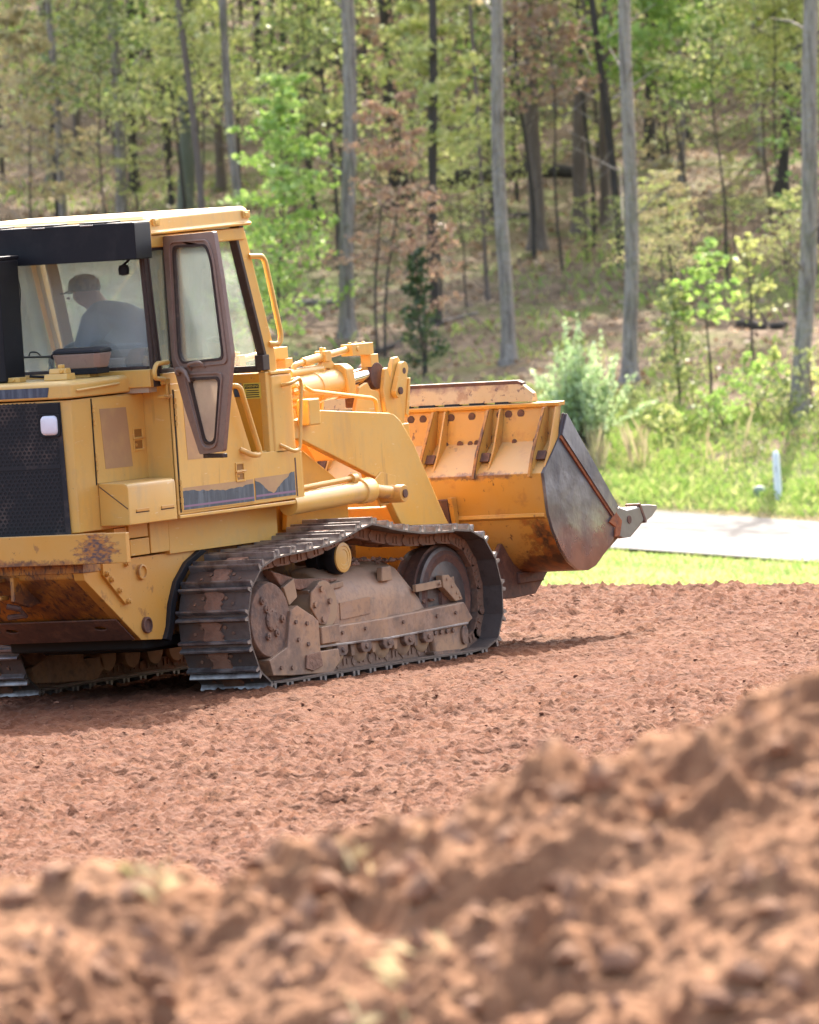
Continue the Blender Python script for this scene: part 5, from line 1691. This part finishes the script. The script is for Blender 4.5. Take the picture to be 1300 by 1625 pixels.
MB().plate([inset(GU, (1.03, 1.015)), inset(GU, (.955, .975))], dmap(), .016, .036).plate([inset(GL, (1.04, 1.03)), inset(GL, (.92, .945))], dmap(), .016, .036).build('door_gasket', M['rubber'], door, .003)
MB().plate([GU], dmap(), .010, .016).build('door_window', M['glass'], door)
MB().plate([GL], dmap(), .010, .016).build('door_lower_window', M['glass_low'], door)
P_ = lambda a, c, t: dmap()(a, c, t)
MB().tube(smooth_path([P_(.235, 2.18, .03), P_(.255, 2.215, .075), P_(.40, 2.235, .075), P_(.405, 2.195, .03)], .03), .010, 8).build('pull_handle', M['brown'], door)
MB().tube([P_(.07, 2.175, .04), P_(.15, 2.185, .055), P_(.22, 2.165, .07), P_(.275, 2.10, .075)], [.016, .020, .016, .006], 8).lathe(P_(.085, 2.17, .03), [(.03, -.01), (.03, .02), (.01, .03)], 'y', 12).build('latch_lever', M['brown'], door)
b = MB().obox(P_(.41, 1.605, .0), dd, dn, (0, 0, 1), .12, .02, .014)
b.build('door_foot_seal', M['rubber'], door, .004)
for z in (2.9, 2.4):
    MB().cyl(P_(-.015, z - .05, -.01), P_(-.015, z + .05, -.01), .016).build('door_hinge', M['brown'], door)

# ---- loader frame, lift arms, cylinders
ARM = [(1.02, 1.74), (1.34, 1.745), (1.62, 1.79), (2.50, 1.718), (2.58, 1.70), (2.66, 1.65), (2.80, 1.50), (3.17, .95), (3.62, .44), (3.60, .34), (3.44, .30), (2.98, .56), (2.56, .96), (2.385, 1.20), (2.365, 1.255), (1.33, 1.61), (1.02, 1.64)]
tower = MB()
for sgn in (-1, 1):
    tower.py([(1.0, .95), (1.0, 1.9), (1.5, 1.9), (1.62, 1.60), (2.18, 1.0), (2.18, .9)], *sorted((sgn * .50, sgn * .54)))
tower.box(1.02, 1.06, -.52, .52, .95, 2.0)
tower.box(1.0, 2.2, -.50, .50, .93, 1.0)
tower.py([(1.30, 1.62), (2.02, 1.24), (2.02, 1.0), (1.2, 1.0)], -.62, -.58)
tw = tower.build('loader_frame', M['yellow_deep'], L, .008)
arms = []
for sgn in (-1, 1):
    b = MB().py(ARM, *sorted((sgn * .64, sgn * .70)))
    a_ = b.build('lift_arm', M['yellow'], L, .008)
    arms.append(a_)
    # boss where the lift cylinder pushes
    MB().lathe((2.33, 0, 1.165), [(.03, sgn * .89), (.058, sgn * .89), (.062, sgn * .88), (.062, sgn * .70)], 'y', 22).build('pin_boss', M['yellow_worn'], a_, .004)
    MB().lathe((2.33, 0, 1.165), [(.008, sgn * .902), (.03, sgn * .90), (.03, sgn * .88)], 'y', 14).build('pin', M['rust_dark'], a_)
    b = MB().py([(2.18, 1.24), (2.33, 1.32), (2.52, 1.28), (2.44, 1.10), (2.30, 1.08)], *sorted((sgn * .70, sgn * .715)))
    b.build('boss_plate', M['yellow'], a_, .004)
b = MB().cyl((2.95, -.64, .95), (2.95, .64, .95), .10).box(2.85, 3.05, -.6, .6, .85, 1.05)
b.build('arm_cross_tube', M['yellow'], L, .008)
for sgn in (-1, 1):
    ya = sgn * .80
    b = MB()
    b.lathe((0, ya, 0), [(.01, 0)], 'x') if False else None
    ax = Vector((2.05 - .95, 0, .035)).normalized()
    p0, p1 = Vector((.95, ya, 1.185)), Vector((2.02, ya, 1.215))
    b = MB().tube([p0, p0.lerp(p1, .86), p0.lerp(p1, .865), p0.lerp(p1, .985), p1], [.075, .075, .088, .088, .078], 24)
    lc = b.build('lift_cylinder', M['yellow'], L, .003)
    MB().tube([p1, Vector((2.29, ya, 1.175))], .045, 18).build('rod', M['yellow_worn'], lc)
    MB().tube(smooth_path([(1.0, ya, 1.245), (1.05, ya - .01, 1.285), (1.78, ya - .01, 1.31), (1.86, ya, 1.29)], .03), .016, 8).build('hydraulic_pipe', M['yellow'], lc)
    MB().lathe((1.80, ya - .01, 1.305), [(.02, -.03), (.034, -.03), (.034, .03), (.02, .03)], 'x', 12).build('pipe_union', M['yellow'], lc)
# junction box on the arm and guard bar
MB().box(1.30, 1.45, -.80, -.70, 1.70, 1.88).build('arm_box', M['yellow'], L, .012)
MB().tube(smooth_path([(1.58, -.60, 1.96), (1.68, -.60, 1.92), (2.47, -.60, 1.825), (2.51, -.60, 1.80), (2.515, -.60, 1.70)], .03), .014, 8).build('guard_bar', M['yellow'], L)
# bits at the back of the arm: valve block with fittings
b = MB().box(1.30, 1.42, -.62, -.52, 1.80, 2.02)
for k in range(5):
    b.cyl((1.34 + .03 * (k % 3), -.63, 1.83 + .045 * k), (1.36 + .03 * (k % 3), -.68, 1.84 + .045 * k), .017, n=8)
b.tube([(1.38, -.66, 1.98), (1.5, -.64, 1.93), (1.52, -.62, 1.82)], .014, 8)
b.build('valve_block', M['yellow_worn'], L, .004)
# tilt cylinder group (two, either side of centre)
for ty in (-.35, .35):
    p0, p1 = Vector((1.55, ty, 1.90)), Vector((2.42, ty, 1.945))
    b = MB().tube([p0, p0.lerp(p1, .60), p0.lerp(p1, .605), p0.lerp(p1, .68), p0.lerp(p1, .685), p1], [.105, .105, .112, .112, .105, .105], 28)
    tc_ = b.build('tilt_cylinder', M['yellow'], L, .003)
    MB().px([(ty - .115, 1.835), (ty + .115, 1.835), (ty + .125, 1.90), (ty + .115, 2.04), (ty + .07, 2.075), (ty - .07, 2.075), (ty - .115, 2.04), (ty - .125, 1.90)], 2.36, 2.47).build('gland_block', M['yellow'], tc_, .012)
    MB().tube([(2.46, ty, 1.947), (2.84, ty, 1.985)], .052, 22).build('rod', M['chrome'], tc_)
    MB().lathe((2.87, 0, 1.965), [(.03, ty - .06), (.095, ty - .06), (.095, ty + .06), (.03, ty + .06)], 'y', 20).build('rod_eye', M['rust_dark'], tc_, .008)
    if ty < 0:
        MB().tube([(1.80, ty, 2.04), (2.22, ty, 2.052)], .032, 12).build('feed_pipe', M['yellow'], tc_)
    b = MB().tube(smooth_path([(1.86, ty, 2.02), (1.865, ty, 2.095), (2.0, ty, 2.112)], .03), .020, 10).tube([(1.99, ty, 2.111), (2.27, ty, 2.137)], .030, 14).tube([(2.27, ty, 2.137), (2.66, ty, 2.172)], .024, 12)
    b.build('positioner_rod', M['yellow'], tc_)
    b = MB().box(2.22, 2.30, ty - .045, ty + .045, 2.10, 2.175).cyl((2.24, ty, 2.17), (2.24, ty, 2.20), .012).cyl((2.28, ty, 2.17), (2.28, ty, 2.195), .012)
    b.py([(2.16, 2.06), (2.24, 2.11), (2.32, 2.12), (2.50, 1.98), (2.46, 1.96), (2.30, 2.05)], ty - .02, ty + .02)
    b.build('positioner_clamp', M['yellow'], tc_, .006)
    b = MB().box(2.57, 2.74, ty - .05, ty + .045, 2.12, 2.20).box(2.74, 2.86, ty - .045, ty + .05, 2.115, 2.20).box(2.80, 2.90, ty - .055, ty + .03, 2.03, 2.118)
    for x in (2.62, 2.70, 2.80): b.cyl((x, ty, 2.19), (x, ty, 2.212), .013, n=6)
    b.cyl((2.64, ty - .05, 2.165), (2.64, ty - .058, 2.165), .018, n=10)
    b.build('positioner_block', M['yellow'], tc_, .006)
    # bell crank
    CR = [(2.83, 1.86), (2.88, 2.01), (2.915, 2.02), (2.94, 1.93), (2.97, 2.04), (3.0, 2.08), (3.06, 2.085), (3.13, 2.0), (3.17, 1.94), (3.10, 1.66), (2.98, 1.30), (2.86, 1.25), (2.80, 1.40), (2.86, 1.70)]
    for side in (-1, 1):
        y0 = ty + side * .085
        bc = MB().py(CR, *sorted((y0, y0 + side * .035))).build('bell_crank', M['yellow'], L, .008)
    lk = [(3.06 + .05 * math.cos(a), 2.0 + .05 * math.sin(a)) for a in np.linspace(R_(-20), R_(160), 9)] + [(2.965 + .045 * math.cos(a), 1.845 + .045 * math.sin(a)) for a in np.linspace(R_(160), R_(340), 9)]
    l_ = MB().py(lk, ty - .165, ty - .125).build('tilt_link', M['yellow'], L, .008)
    MB().lathe((3.05, 0, 1.985), [(.004, ty - .1665), (.022, ty - .1665), (.022, ty - .14)], 'y', 14).build('pin', M['rust_dark'], l_)
    MB().lathe((2.975, 0, 1.85), [(.004, ty - .180), (.026, ty - .178), (.026, ty - .14)], 'y', 14).build('pin', M['rust_dark'], l_)
    MB().py([(3.10, 1.68), (3.17, 1.93), (3.19, 1.93), (3.13, 1.66)], ty - .13, ty + .13).build('crank_plate', M['yellow'], L, .004)
    b = MB().py([(2.45, 1.70), (2.55, 1.90), (2.66, 1.93), (2.70, 1.88), (2.80, 1.86), (2.86, 1.60), (2.6, 1.60)], ty - .10, ty - .07)
    b.build('crank_bracket', M['yellow'], L, .006)
    MB().box(2.60, 2.82, ty - .06, ty + .06, 1.76, 1.86).build('crank_stop', M['rust_dark'], L, .01)
    b = MB().tube([(2.92, ty, 1.30), (3.55, ty, .85)], .06, 10)
    b.build('push_rod', M['yellow'], L)
b = MB().box(2.62, 3.1, -.5, .5, 1.40, 1.62)
b.build('crank_cross_member', M['yellow'], L, .01)

# ---- bucket
BP = [(3.965, 1.665), (3.905, 1.42), (3.655, 1.205), (3.69, .92), (3.74, .80), (3.83, .66), (3.92, .565), (4.03, .505), (4.19, .485), (4.39, .545), (4.72, .70)]
BI = [(3.995, 1.66), (3.935, 1.405), (3.69, 1.19), (3.725, .925), (3.77, .82), (3.855, .685), (3.94, .595), (4.04, .535), (4.185, .515), (4.375, .572), (4.70, .725)]
W_ = 1.215
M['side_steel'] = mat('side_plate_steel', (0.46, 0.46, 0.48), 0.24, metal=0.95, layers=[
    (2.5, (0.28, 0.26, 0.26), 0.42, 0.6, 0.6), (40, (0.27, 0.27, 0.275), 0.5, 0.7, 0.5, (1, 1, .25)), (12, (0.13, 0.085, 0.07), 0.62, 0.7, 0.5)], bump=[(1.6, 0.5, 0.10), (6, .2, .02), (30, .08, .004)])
M['bucket'] = mat('bucket_yellow', (0.60, 0.29, 0.045), 0.42, layers=[
    (1.6, (0.54, 0.32, 0.10), 0.40, 0.65, 0.7), (7, (0.40, 0.17, 0.05), 0.56, 0.68, 0.6), (14, (0.14, 0.055, 0.03), 0.635, 0.68, 0.9, (1, 1, .7))],
    bump=[(30, 0.1, 0.006)], dust=((0.57, 0.36, 0.15), 0.55))
def add_rust_low(m, z0, z1, y0, y1):
    """paint ground off towards the bucket heel and its outer corner (wear with its own shape)"""
    t = m.node_tree; Ln = t.links
    bs = t.nodes['Principled BSDF']
    old = bs.inputs['Base Color'].links[0].from_socket
    tc = t.nodes.new('ShaderNodeTexCoord'); sx = t.nodes.new('ShaderNodeSeparateXYZ')
    Ln.new(tc.outputs['Object'], sx.inputs[0])
    mz = t.nodes.new('ShaderNodeMapRange'); mz.inputs['From Min'].default_value = z1; mz.inputs['From Max'].default_value = z0
    Ln.new(sx.outputs['Z'], mz.inputs['Value'])
    my = t.nodes.new('ShaderNodeMapRange'); my.inputs['From Min'].default_value = y0; my.inputs['From Max'].default_value = y1
    my.inputs['To Min'].default_value = -.25; my.inputs['To Max'].default_value = .45
    Ln.new(sx.outputs['Y'], my.inputs['Value'])
    nz = t.nodes.new('ShaderNodeTexNoise'); nz.inputs['Scale'].default_value = 9; nz.inputs['Detail'].default_value = 8; nz.inputs['Roughness'].default_value = .7
    Ln.new(tc.outputs['Object'], nz.inputs['Vector'])
    a = t.nodes.new('ShaderNodeMath'); a.operation = 'ADD'
    Ln.new(mz.outputs[0], a.inputs[0]); Ln.new(my.outputs[0], a.inputs[1])
    a2 = t.nodes.new('ShaderNodeMath'); a2.operation = 'ADD'
    Ln.new(a.outputs[0], a2.inputs[0]); Ln.new(nz.outputs['Fac'], a2.inputs[1])
    mr = t.nodes.new('ShaderNodeMapRange'); mr.inputs['From Min'].default_value = 1.22; mr.inputs['From Max'].default_value = 1.42; mr.inputs['To Max'].default_value = .92
    Ln.new(a2.outputs[0], mr.inputs['Value'])
    nz2 = t.nodes.new('ShaderNodeTexNoise'); nz2.inputs['Scale'].default_value = 14; nz2.inputs['Detail'].default_value = 6
    Ln.new(tc.outputs['Object'], nz2.inputs['Vector'])
    rp = t.nodes.new('ShaderNodeValToRGB')
    rp.color_ramp.elements[0].position = .38; rp.color_ramp.elements[0].color = (.055, .028, .022, 1)
    rp.color_ramp.elements[1].position = .68; rp.color_ramp.elements[1].color = (.30, .10, .025, 1)
    Ln.new(nz2.outputs['Fac'], rp.inputs[0])
    mx = t.nodes.new('ShaderNodeMix'); mx.data_type = 'RGBA'
    Ln.new(mr.outputs[0], mx.inputs['Factor']); Ln.new(old, mx.inputs['A']); Ln.new(rp.outputs[0], mx.inputs['B'])
    Ln.new(mx.outputs['Result'], bs.inputs['Base Color'])
add_rust_low(M['bucket'], .50, .86, -.60, -1.20)
add_wear(M['bucket'], (3.72, -1.12, .72), (.4, .28, .26), 1.45, 1.75, (.06, .03, .022), (.40, .13, .025), 9, 18)
add_wear(M['bucket'], (3.66, -.6, 1.20), (.2, .9, .05), 1.5, 1.8, (.16, .08, .05), (.40, .2, .08), 16, 20)
def add_oxide_and_reflection(m, z0, z1, col):
    """dark oxide above, scoured steel below, with the reflection gradient put into the colour"""
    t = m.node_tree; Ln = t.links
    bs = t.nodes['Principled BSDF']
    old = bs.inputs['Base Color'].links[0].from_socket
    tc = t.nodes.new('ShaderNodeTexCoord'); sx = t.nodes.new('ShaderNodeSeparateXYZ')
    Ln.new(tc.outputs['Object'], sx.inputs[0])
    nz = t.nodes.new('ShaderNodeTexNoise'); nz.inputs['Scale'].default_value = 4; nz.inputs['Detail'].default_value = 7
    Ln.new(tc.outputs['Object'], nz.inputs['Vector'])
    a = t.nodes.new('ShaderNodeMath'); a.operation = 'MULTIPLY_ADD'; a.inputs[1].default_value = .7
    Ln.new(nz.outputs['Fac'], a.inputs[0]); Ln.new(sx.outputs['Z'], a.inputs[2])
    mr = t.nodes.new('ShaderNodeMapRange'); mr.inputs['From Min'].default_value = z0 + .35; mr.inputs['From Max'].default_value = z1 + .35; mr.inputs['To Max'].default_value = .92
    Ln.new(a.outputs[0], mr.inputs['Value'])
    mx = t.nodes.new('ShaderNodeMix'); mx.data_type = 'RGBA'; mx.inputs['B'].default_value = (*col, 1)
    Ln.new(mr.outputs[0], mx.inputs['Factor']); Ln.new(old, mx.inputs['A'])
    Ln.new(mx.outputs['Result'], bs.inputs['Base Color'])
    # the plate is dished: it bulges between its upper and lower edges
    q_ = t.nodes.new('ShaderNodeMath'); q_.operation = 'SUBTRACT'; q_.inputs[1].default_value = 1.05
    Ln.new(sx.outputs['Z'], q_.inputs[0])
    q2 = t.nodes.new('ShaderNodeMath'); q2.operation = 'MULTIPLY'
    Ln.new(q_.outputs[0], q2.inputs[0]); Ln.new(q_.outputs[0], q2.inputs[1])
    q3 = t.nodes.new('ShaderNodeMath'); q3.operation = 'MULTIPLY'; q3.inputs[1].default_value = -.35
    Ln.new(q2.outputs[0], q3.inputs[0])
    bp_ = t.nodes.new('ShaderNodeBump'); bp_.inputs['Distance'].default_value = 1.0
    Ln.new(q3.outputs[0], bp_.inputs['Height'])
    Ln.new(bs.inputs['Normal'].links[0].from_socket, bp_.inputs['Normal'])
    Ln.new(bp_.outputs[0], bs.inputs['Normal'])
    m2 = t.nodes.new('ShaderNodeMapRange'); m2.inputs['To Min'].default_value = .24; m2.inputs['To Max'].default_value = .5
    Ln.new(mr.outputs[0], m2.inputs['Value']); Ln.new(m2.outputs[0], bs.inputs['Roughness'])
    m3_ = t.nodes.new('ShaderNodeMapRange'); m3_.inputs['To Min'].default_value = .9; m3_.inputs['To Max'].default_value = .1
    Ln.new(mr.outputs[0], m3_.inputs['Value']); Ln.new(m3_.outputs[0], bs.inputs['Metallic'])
add_oxide_and_reflection(M['side_steel'], .60, 1.22, (.045, .033, .034))  # besides wear, paints in the plate's reflection: dark above, bright below
bk = MB().py(BP + BI[::-1], -W_ + .012, W_ - .012).build('bucket', M['bucket'], L, .004, 25)
# rolled rim along the top edge with rusty wear
b = MB().py([(3.935, 1.655), (3.93, 1.685), (4.03, 1.69), (4.03, 1.66)], -W_ - .005, W_ + .005)
b.build('top_rim', M['yellow_worn'], bk, .008)
M['spill'] = mat('pale_worn_spill_plate', (0.56, 0.36, 0.15), 0.55, layers=[(2, (0.60, 0.44, 0.25), 0.4, 0.65, 0.7), (8, (0.34, 0.16, 0.07), 0.54, 0.66, 0.7), (26, (0.16, 0.08, 0.06), 0.60, 0.66, 0.8)], bump=[(30, .2, .008)])
add_wear(M['spill'], (4.0, 0, 1.85), (.5, 1.3, .10), 1.35, 1.85, (.075, .04, .045), (.25, .12, .09), 7, 14)
secs = []
for y, zt in ((-.985, 1.75), (-.87, 1.838), (.87, 1.838), (.985, 1.75)):
    secs.append([(3.96, y, 1.695), (4.0, y, zt), (4.04, y, zt + .004), (4.06, y, 1.695)])
sp = MB().loft(secs).build('spill_guard', M['spill'], bk, .006)
secs = []
for y, zt in ((-.90, 1.82), (-.86, 1.838), (.86, 1.838), (.90, 1.82)):
    secs.append([(3.996, y, zt - .03), (3.994, y, zt + .008), (4.046, y, zt + .012), (4.046, y, zt - .02)])
MB().loft(secs).build('spill_guard_edge', M['rust_dark'], sp, .004)
rg = random.Random(5)
for k in range(9):
    y = -.80 + k * .2
    MB().py([(3.955, 1.686), (3.96, 1.702), (4.0, 1.704), (4.0, 1.688)], y, y + rg.uniform(.06, .14)).build('weld_bead', M['dark'], sp)
# back ribs, each a folded gusset: worn edge plate and lighter flank
for y in (-1.13, -.675, -.225, .225, .675, 1.13):
    ed_ = [(3.955, 1.655), (3.895, 1.655), (3.70, 1.35), (3.630, 1.19), (3.655, 1.175), (3.67, 1.205), (3.905, 1.42)]
    r = MB().py(ed_, y, y + .016).build('rib', M['bucket'], bk, .003)
    MB().py([(3.905, 1.655), (3.890, 1.655), (3.692, 1.35), (3.622, 1.185), (3.634, 1.18), (3.705, 1.345)], y - .002, y + .018).build('rib_edge', M['yellow_rusty'], r)
    MB().py([(3.955, 1.655), (3.915, 1.655), (3.79, 1.38), (3.66, 1.19), (3.67, 1.205), (3.905, 1.42)], y - .085, y - .072).build('rib_flank', M['bucket'], r, .003)
    MB().py([(3.76, 1.36), (3.72, 1.30), (3.745, 1.29), (3.78, 1.335)], y - .07, y).build('rib_foot', M['rust_dark'], r, .003)
# plug welds along the back
for k, (y, z) in enumerate([(-.33, 1.605), (-.50, 1.608), (-.73, 1.612), (-.80, 1.612), (-.90, 1.615), (.0, 1.605), (.12, 1.605), (-.10, 1.605)]):
    x = 3.905 + (z - 1.42) * .245 - .002
    MB().lathe((x, y, z), [(.004, -.004), (.028, -.003), (.030, .003)], 'x', 12).build('plug_weld', M['rust_dark'], bk)
for k, y in enumerate((-.30, -.42, -.50, -.56, -.86, -1.04)):
    MB().lathe((3.90, y, 1.42), [(.004, -.004), (.018 + .008 * (k % 2), -.003), (.022, .006)], 'x', 10).build('plug_weld', M['rust_dark'], bk)
b = MB().py([(3.682, .925), (3.676, .90), (3.70, .885), (3.71, .925)], -W_ + .02, W_ - .02)
b.build('weld_seam', M['bucket'], bk, .003)
b = MB().py([(3.60, 1.05), (3.66, 1.05), (3.68, .82), (3.63, .82)], -.46, -.36)
pdl = b.build('wear_pad', M['rust_dark'], bk, .008)
MB().py([(3.60, 1.06), (3.665, 1.06), (3.69, .80), (3.655, .80)], -.50, -.465).build('pad_rib', M['bucket'], pdl, .003)
# side plates of bare steel
SIDE = [(3.995, 1.605), (3.905, 1.44), (3.655, 1.205), (3.69, .92), (3.74, .80), (3.83, .66), (3.92, .565), (4.03, .505), (4.19, .485), (4.30, .51), (4.42, .58), (4.63, .72), (4.62, .88)]
for sgn in (-1, 1):
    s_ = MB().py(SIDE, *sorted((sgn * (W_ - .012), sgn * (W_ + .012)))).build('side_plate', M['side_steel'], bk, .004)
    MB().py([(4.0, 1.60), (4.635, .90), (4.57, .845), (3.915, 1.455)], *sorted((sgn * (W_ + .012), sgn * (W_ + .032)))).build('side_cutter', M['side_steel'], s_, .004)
    MB().py([(3.918, 1.452), (4.572, .842), (4.556, .832), (3.900, 1.436)], *sorted((sgn * (W_ + .012), sgn * (W_ + .024)))).build('rust_line', M['rust'], s_)
    MB().py([(4.50, .80), (4.60, .87), (4.68, .80), (4.64, .70), (4.56, .69), (4.58, .76)], *sorted((sgn * (W_ + .012), sgn * (W_ + .028)))).build('corner_weld', M['rust'], s_, .006)
# adapters and teeth along the edge
for k in range(7):
    y = -1.185 + k * (2.37 / 6)
    ad = MB().py([(4.56, .80), (4.60, .885), (4.67, .90), (4.76, .875), (4.95, .885), (5.01, .78), (4.80, .675), (4.66, .675), (4.58, .70)], y - .055, y + .055).build('tooth_adapter', M['steel_bright'], bk, .018)
    MB().loft([[(4.93, y - .052, .895), (4.93, y + .052, .895), (5.005, y + .052, .765), (5.005, y - .052, .765)], [(5.10, y - .045, .885), (5.10, y + .045, .885), (5.13, y + .045, .80), (5.13, y - .045, .80)], [(5.22, y - .035, .872), (5.22, y + .035, .872), (5.225, y + .035, .850), (5.225, y - .035, .850)]]).build('tooth', M['steel_bright'], ad, .006)
    MB().py([(4.93, .90), (4.95, .905), (5.025, .77), (5.0, .76)], y - .058, y + .058).build('tooth_seam', M['rust_dark'], ad)
    MB().cyl((4.78, y - .06, .80), (4.78, y + .06, .80), .03, n=12).build('adapter_pin', M['rust_dark'], ad, .003)
MB().py([(4.39, .545), (4.72, .70), (4.70, .725), (4.375, .572)], -W_ + .02, W_ - .02).build('cutting_edge', M['steel'], bk, .004)
# hinge brackets under the bucket heel
for sgn in (-1, 1):
    for y in (.58, .76):
        MB().py([(3.52, .46), (3.78, .72), (4.0, .52), (4.42, .50), (4.20, .335), (3.9, .325), (3.58, .335)], *sorted((sgn * y - .02, sgn * y + .02))).build('hinge_bracket', M['rust_dark'], bk, .008)
    MB().cyl((3.58, sgn * .60, .38), (3.58, sgn * .74, .38), .045).build('hinge_pin', M['rust_dark'], bk)
MB().box(3.95, 4.30, -.8, .8, .42, .50).build('heel_bar', M['rust_dark'], bk, .01)

# ------------------------------------------------------------------ the operator, seen through the back window
def skin_mesh(name, verts, edges, radii, root, m, parent=None, sub=2):
    me = bpy.data.meshes.new(name)
    me.from_pydata(verts, edges, [])
    o = bpy.data.objects.new(name, me)
    COL.objects.link(o)
    if parent: o.parent = parent
    sk = o.modifiers.new('skin', 'SKIN')
    sk.use_smooth_shade = True
    for i, r in enumerate(radii):
        d = me.skin_vertices[0].data[i]
        d.radius = r if isinstance(r, tuple) else (r, r)
        d.use_root = (i == root)
    s = o.modifiers.new('sub', 'SUBSURF')
    s.levels = s.render_levels = sub
    dg = bpy.context.evaluated_depsgraph_get()
    me2 = bpy.data.meshes.new_from_object(o.evaluated_get(dg))
    o.modifiers.clear()
    o.data = me2
    me2.materials.clear(); me2.materials.append(m)
    me2.shade_smooth()
    return o
HX = -.14     # where the operator sits, x
pr_ = empty('person', (HX, -.09, 1.93))
tag(pr_, 'person in a mottled cap and blue grey shirt bending sideways in the cab seat', 'person')
V = [(0, -.22, .10), (0, -.18, .36), (0, -.10, .58), (0, .00, .70), (0, .07, .76), (0, .13, .80), (0, .16, .82),           # pelvis..head top
     (-.19, -.10, .60), (-.27, -.02, .36), (-.20, .20, .24), (.19, -.10, .60), (.26, -.02, .36), (.20, .20, .26),          # arms
     (-.10, -.10, .08), (-.10, .30, .10), (-.10, .34, -.34), (-.10, .46, -.38), (.10, -.10, .08), (.10, .32, .10), (.10, .36, -.34), (.10, .48, -.38)]
Ed = [(0, 1), (1, 2), (2, 3), (3, 4), (4, 5), (5, 6), (2, 7), (7, 8), (8, 9), (2, 10), (10, 11), (11, 12), (0, 13), (13, 14), (14, 15), (15, 16), (0, 17), (17, 18), (18, 19), (19, 20)]
Rd = [.14, .14, .14, .065, .088, .092, .06, .065, .05, .03, .065, .05, .03, .09, .065, .045, .04, .09, .065, .045, .04]
skin_mesh('body', V, Ed, Rd, 0, M['skin'], pr_)
# head detail: nose, brow, ear (face looks towards +y)
hb = MB().lathe((0, 0, 0), [(.001, -.012), (.012, 0), (.001, .022)], 'y', 8)
nose = hb.build('nose', M['skin'], pr_); nose.location = (0, .235, .755)
for sx in (-1, 1):
    e_ = MB().lathe((0, 0, 0), [(.004, -.012), (.022, 0), (.004, .012)], 'x', 10).build('ear', M['skin'], pr_); e_.location = (sx * .088, .105, .765)
    e_ = MB().lathe((0, 0, 0), [(.002, -.006), (.010, 0), (.002, .006)], 'y', 8).build('eye', M['ink'], pr_); e_.location = (sx * .035, .205, .79)
# shirt
V2 = [(0, -.22, .14), (0, -.20, .30), (0, -.16, .46), (0, -.08, .60), (0, .0, .665), (-.20, -.10, .59), (-.28, -.02, .35), (-.235, .12, .28), (.20, -.10, .59), (.27, -.02, .35), (.23, .12, .29)]
E2 = [(0, 1), (1, 2), (2, 3), (3, 4), (3, 5), (5, 6), (6, 7), (3, 8), (8, 9), (9, 10)]
R2 = [(.22, .22), (.24, .24), (.24, .235), (.19, .19), .11, .11, .085, .065, .11, .085, .065]
skin_mesh('shirt', V2, E2, R2, 0, M['denim'], pr_)
V3 = [(0, -.22, .08), (-.11, -.08, .08), (-.10, .30, .105), (-.10, .34, -.32), (.11, -.08, .08), (.10, .32, .105), (.10, .36, -.32)]
skin_mesh('trousers', V3, [(0, 1), (1, 2), (2, 3), (0, 4), (4, 5), (5, 6)], [.165, .12, .085, .065, .12, .085, .065], 0, M['trousers'], pr_)
# cap: crown and bill
b = MB().lathe((0, .105, .80), [(.108, .0), (.112, .03), (.10, .075), (.06, .105), (.005, .115)], 'z', 20)
b.loft([[(math.sin(a) * .10, .15 + math.cos(a) * .03, .805) for a in np.linspace(-1.4, 1.4, 9)] + [(math.sin(a) * .095, .20 + math.cos(a) * .085, .785) for a in np.linspace(1.4, -1.4, 9)],
        [(math.sin(a) * .10, .15 + math.cos(a) * .03, .815) for a in np.linspace(-1.4, 1.4, 9)] + [(math.sin(a) * .095, .20 + math.cos(a) * .085, .795) for a in np.linspace(1.4, -1.4, 9)]])
b.build('cap', M['cap'], pr_, .003)
# hands resting on the levers: palm and five curled fingers each
for sx in (-1, 1):
    wx, wy, wz = sx * .20, .20, .25
    hv = [(wx, wy, wz), (wx, wy + .05, wz - .005), (wx, wy + .09, wz - .012)]
    he = [(0, 1), (1, 2)]; hr = [(.024, .02), (.036, .018), (.034, .016)]
    for f_k, (off, ln) in enumerate(((-.027, .062), (-.009, .072), (.009, .068), (.026, .054))):
        i = len(hv)
        hv += [(wx + off, wy + .10, wz - .012), (wx + off, wy + .10 + ln * .5, wz - .03), (wx + off * .9, wy + .10 + ln * .6, wz - .062)]
        he += [(2, i), (i, i + 1), (i + 1, i + 2)]; hr += [.009, .0085, .008]
    i = len(hv)
    hv += [(wx - sx * .036, wy + .05, wz - .01), (wx - sx * .052, wy + .085, wz - .03), (wx - sx * .045, wy + .11, wz - .048)]
    he += [(1, i), (i, i + 1), (i + 1, i + 2)]; hr += [.012, .010, .009]
    skin_mesh('hand', hv, he, hr, 0, M['skin'], pr_, 2)
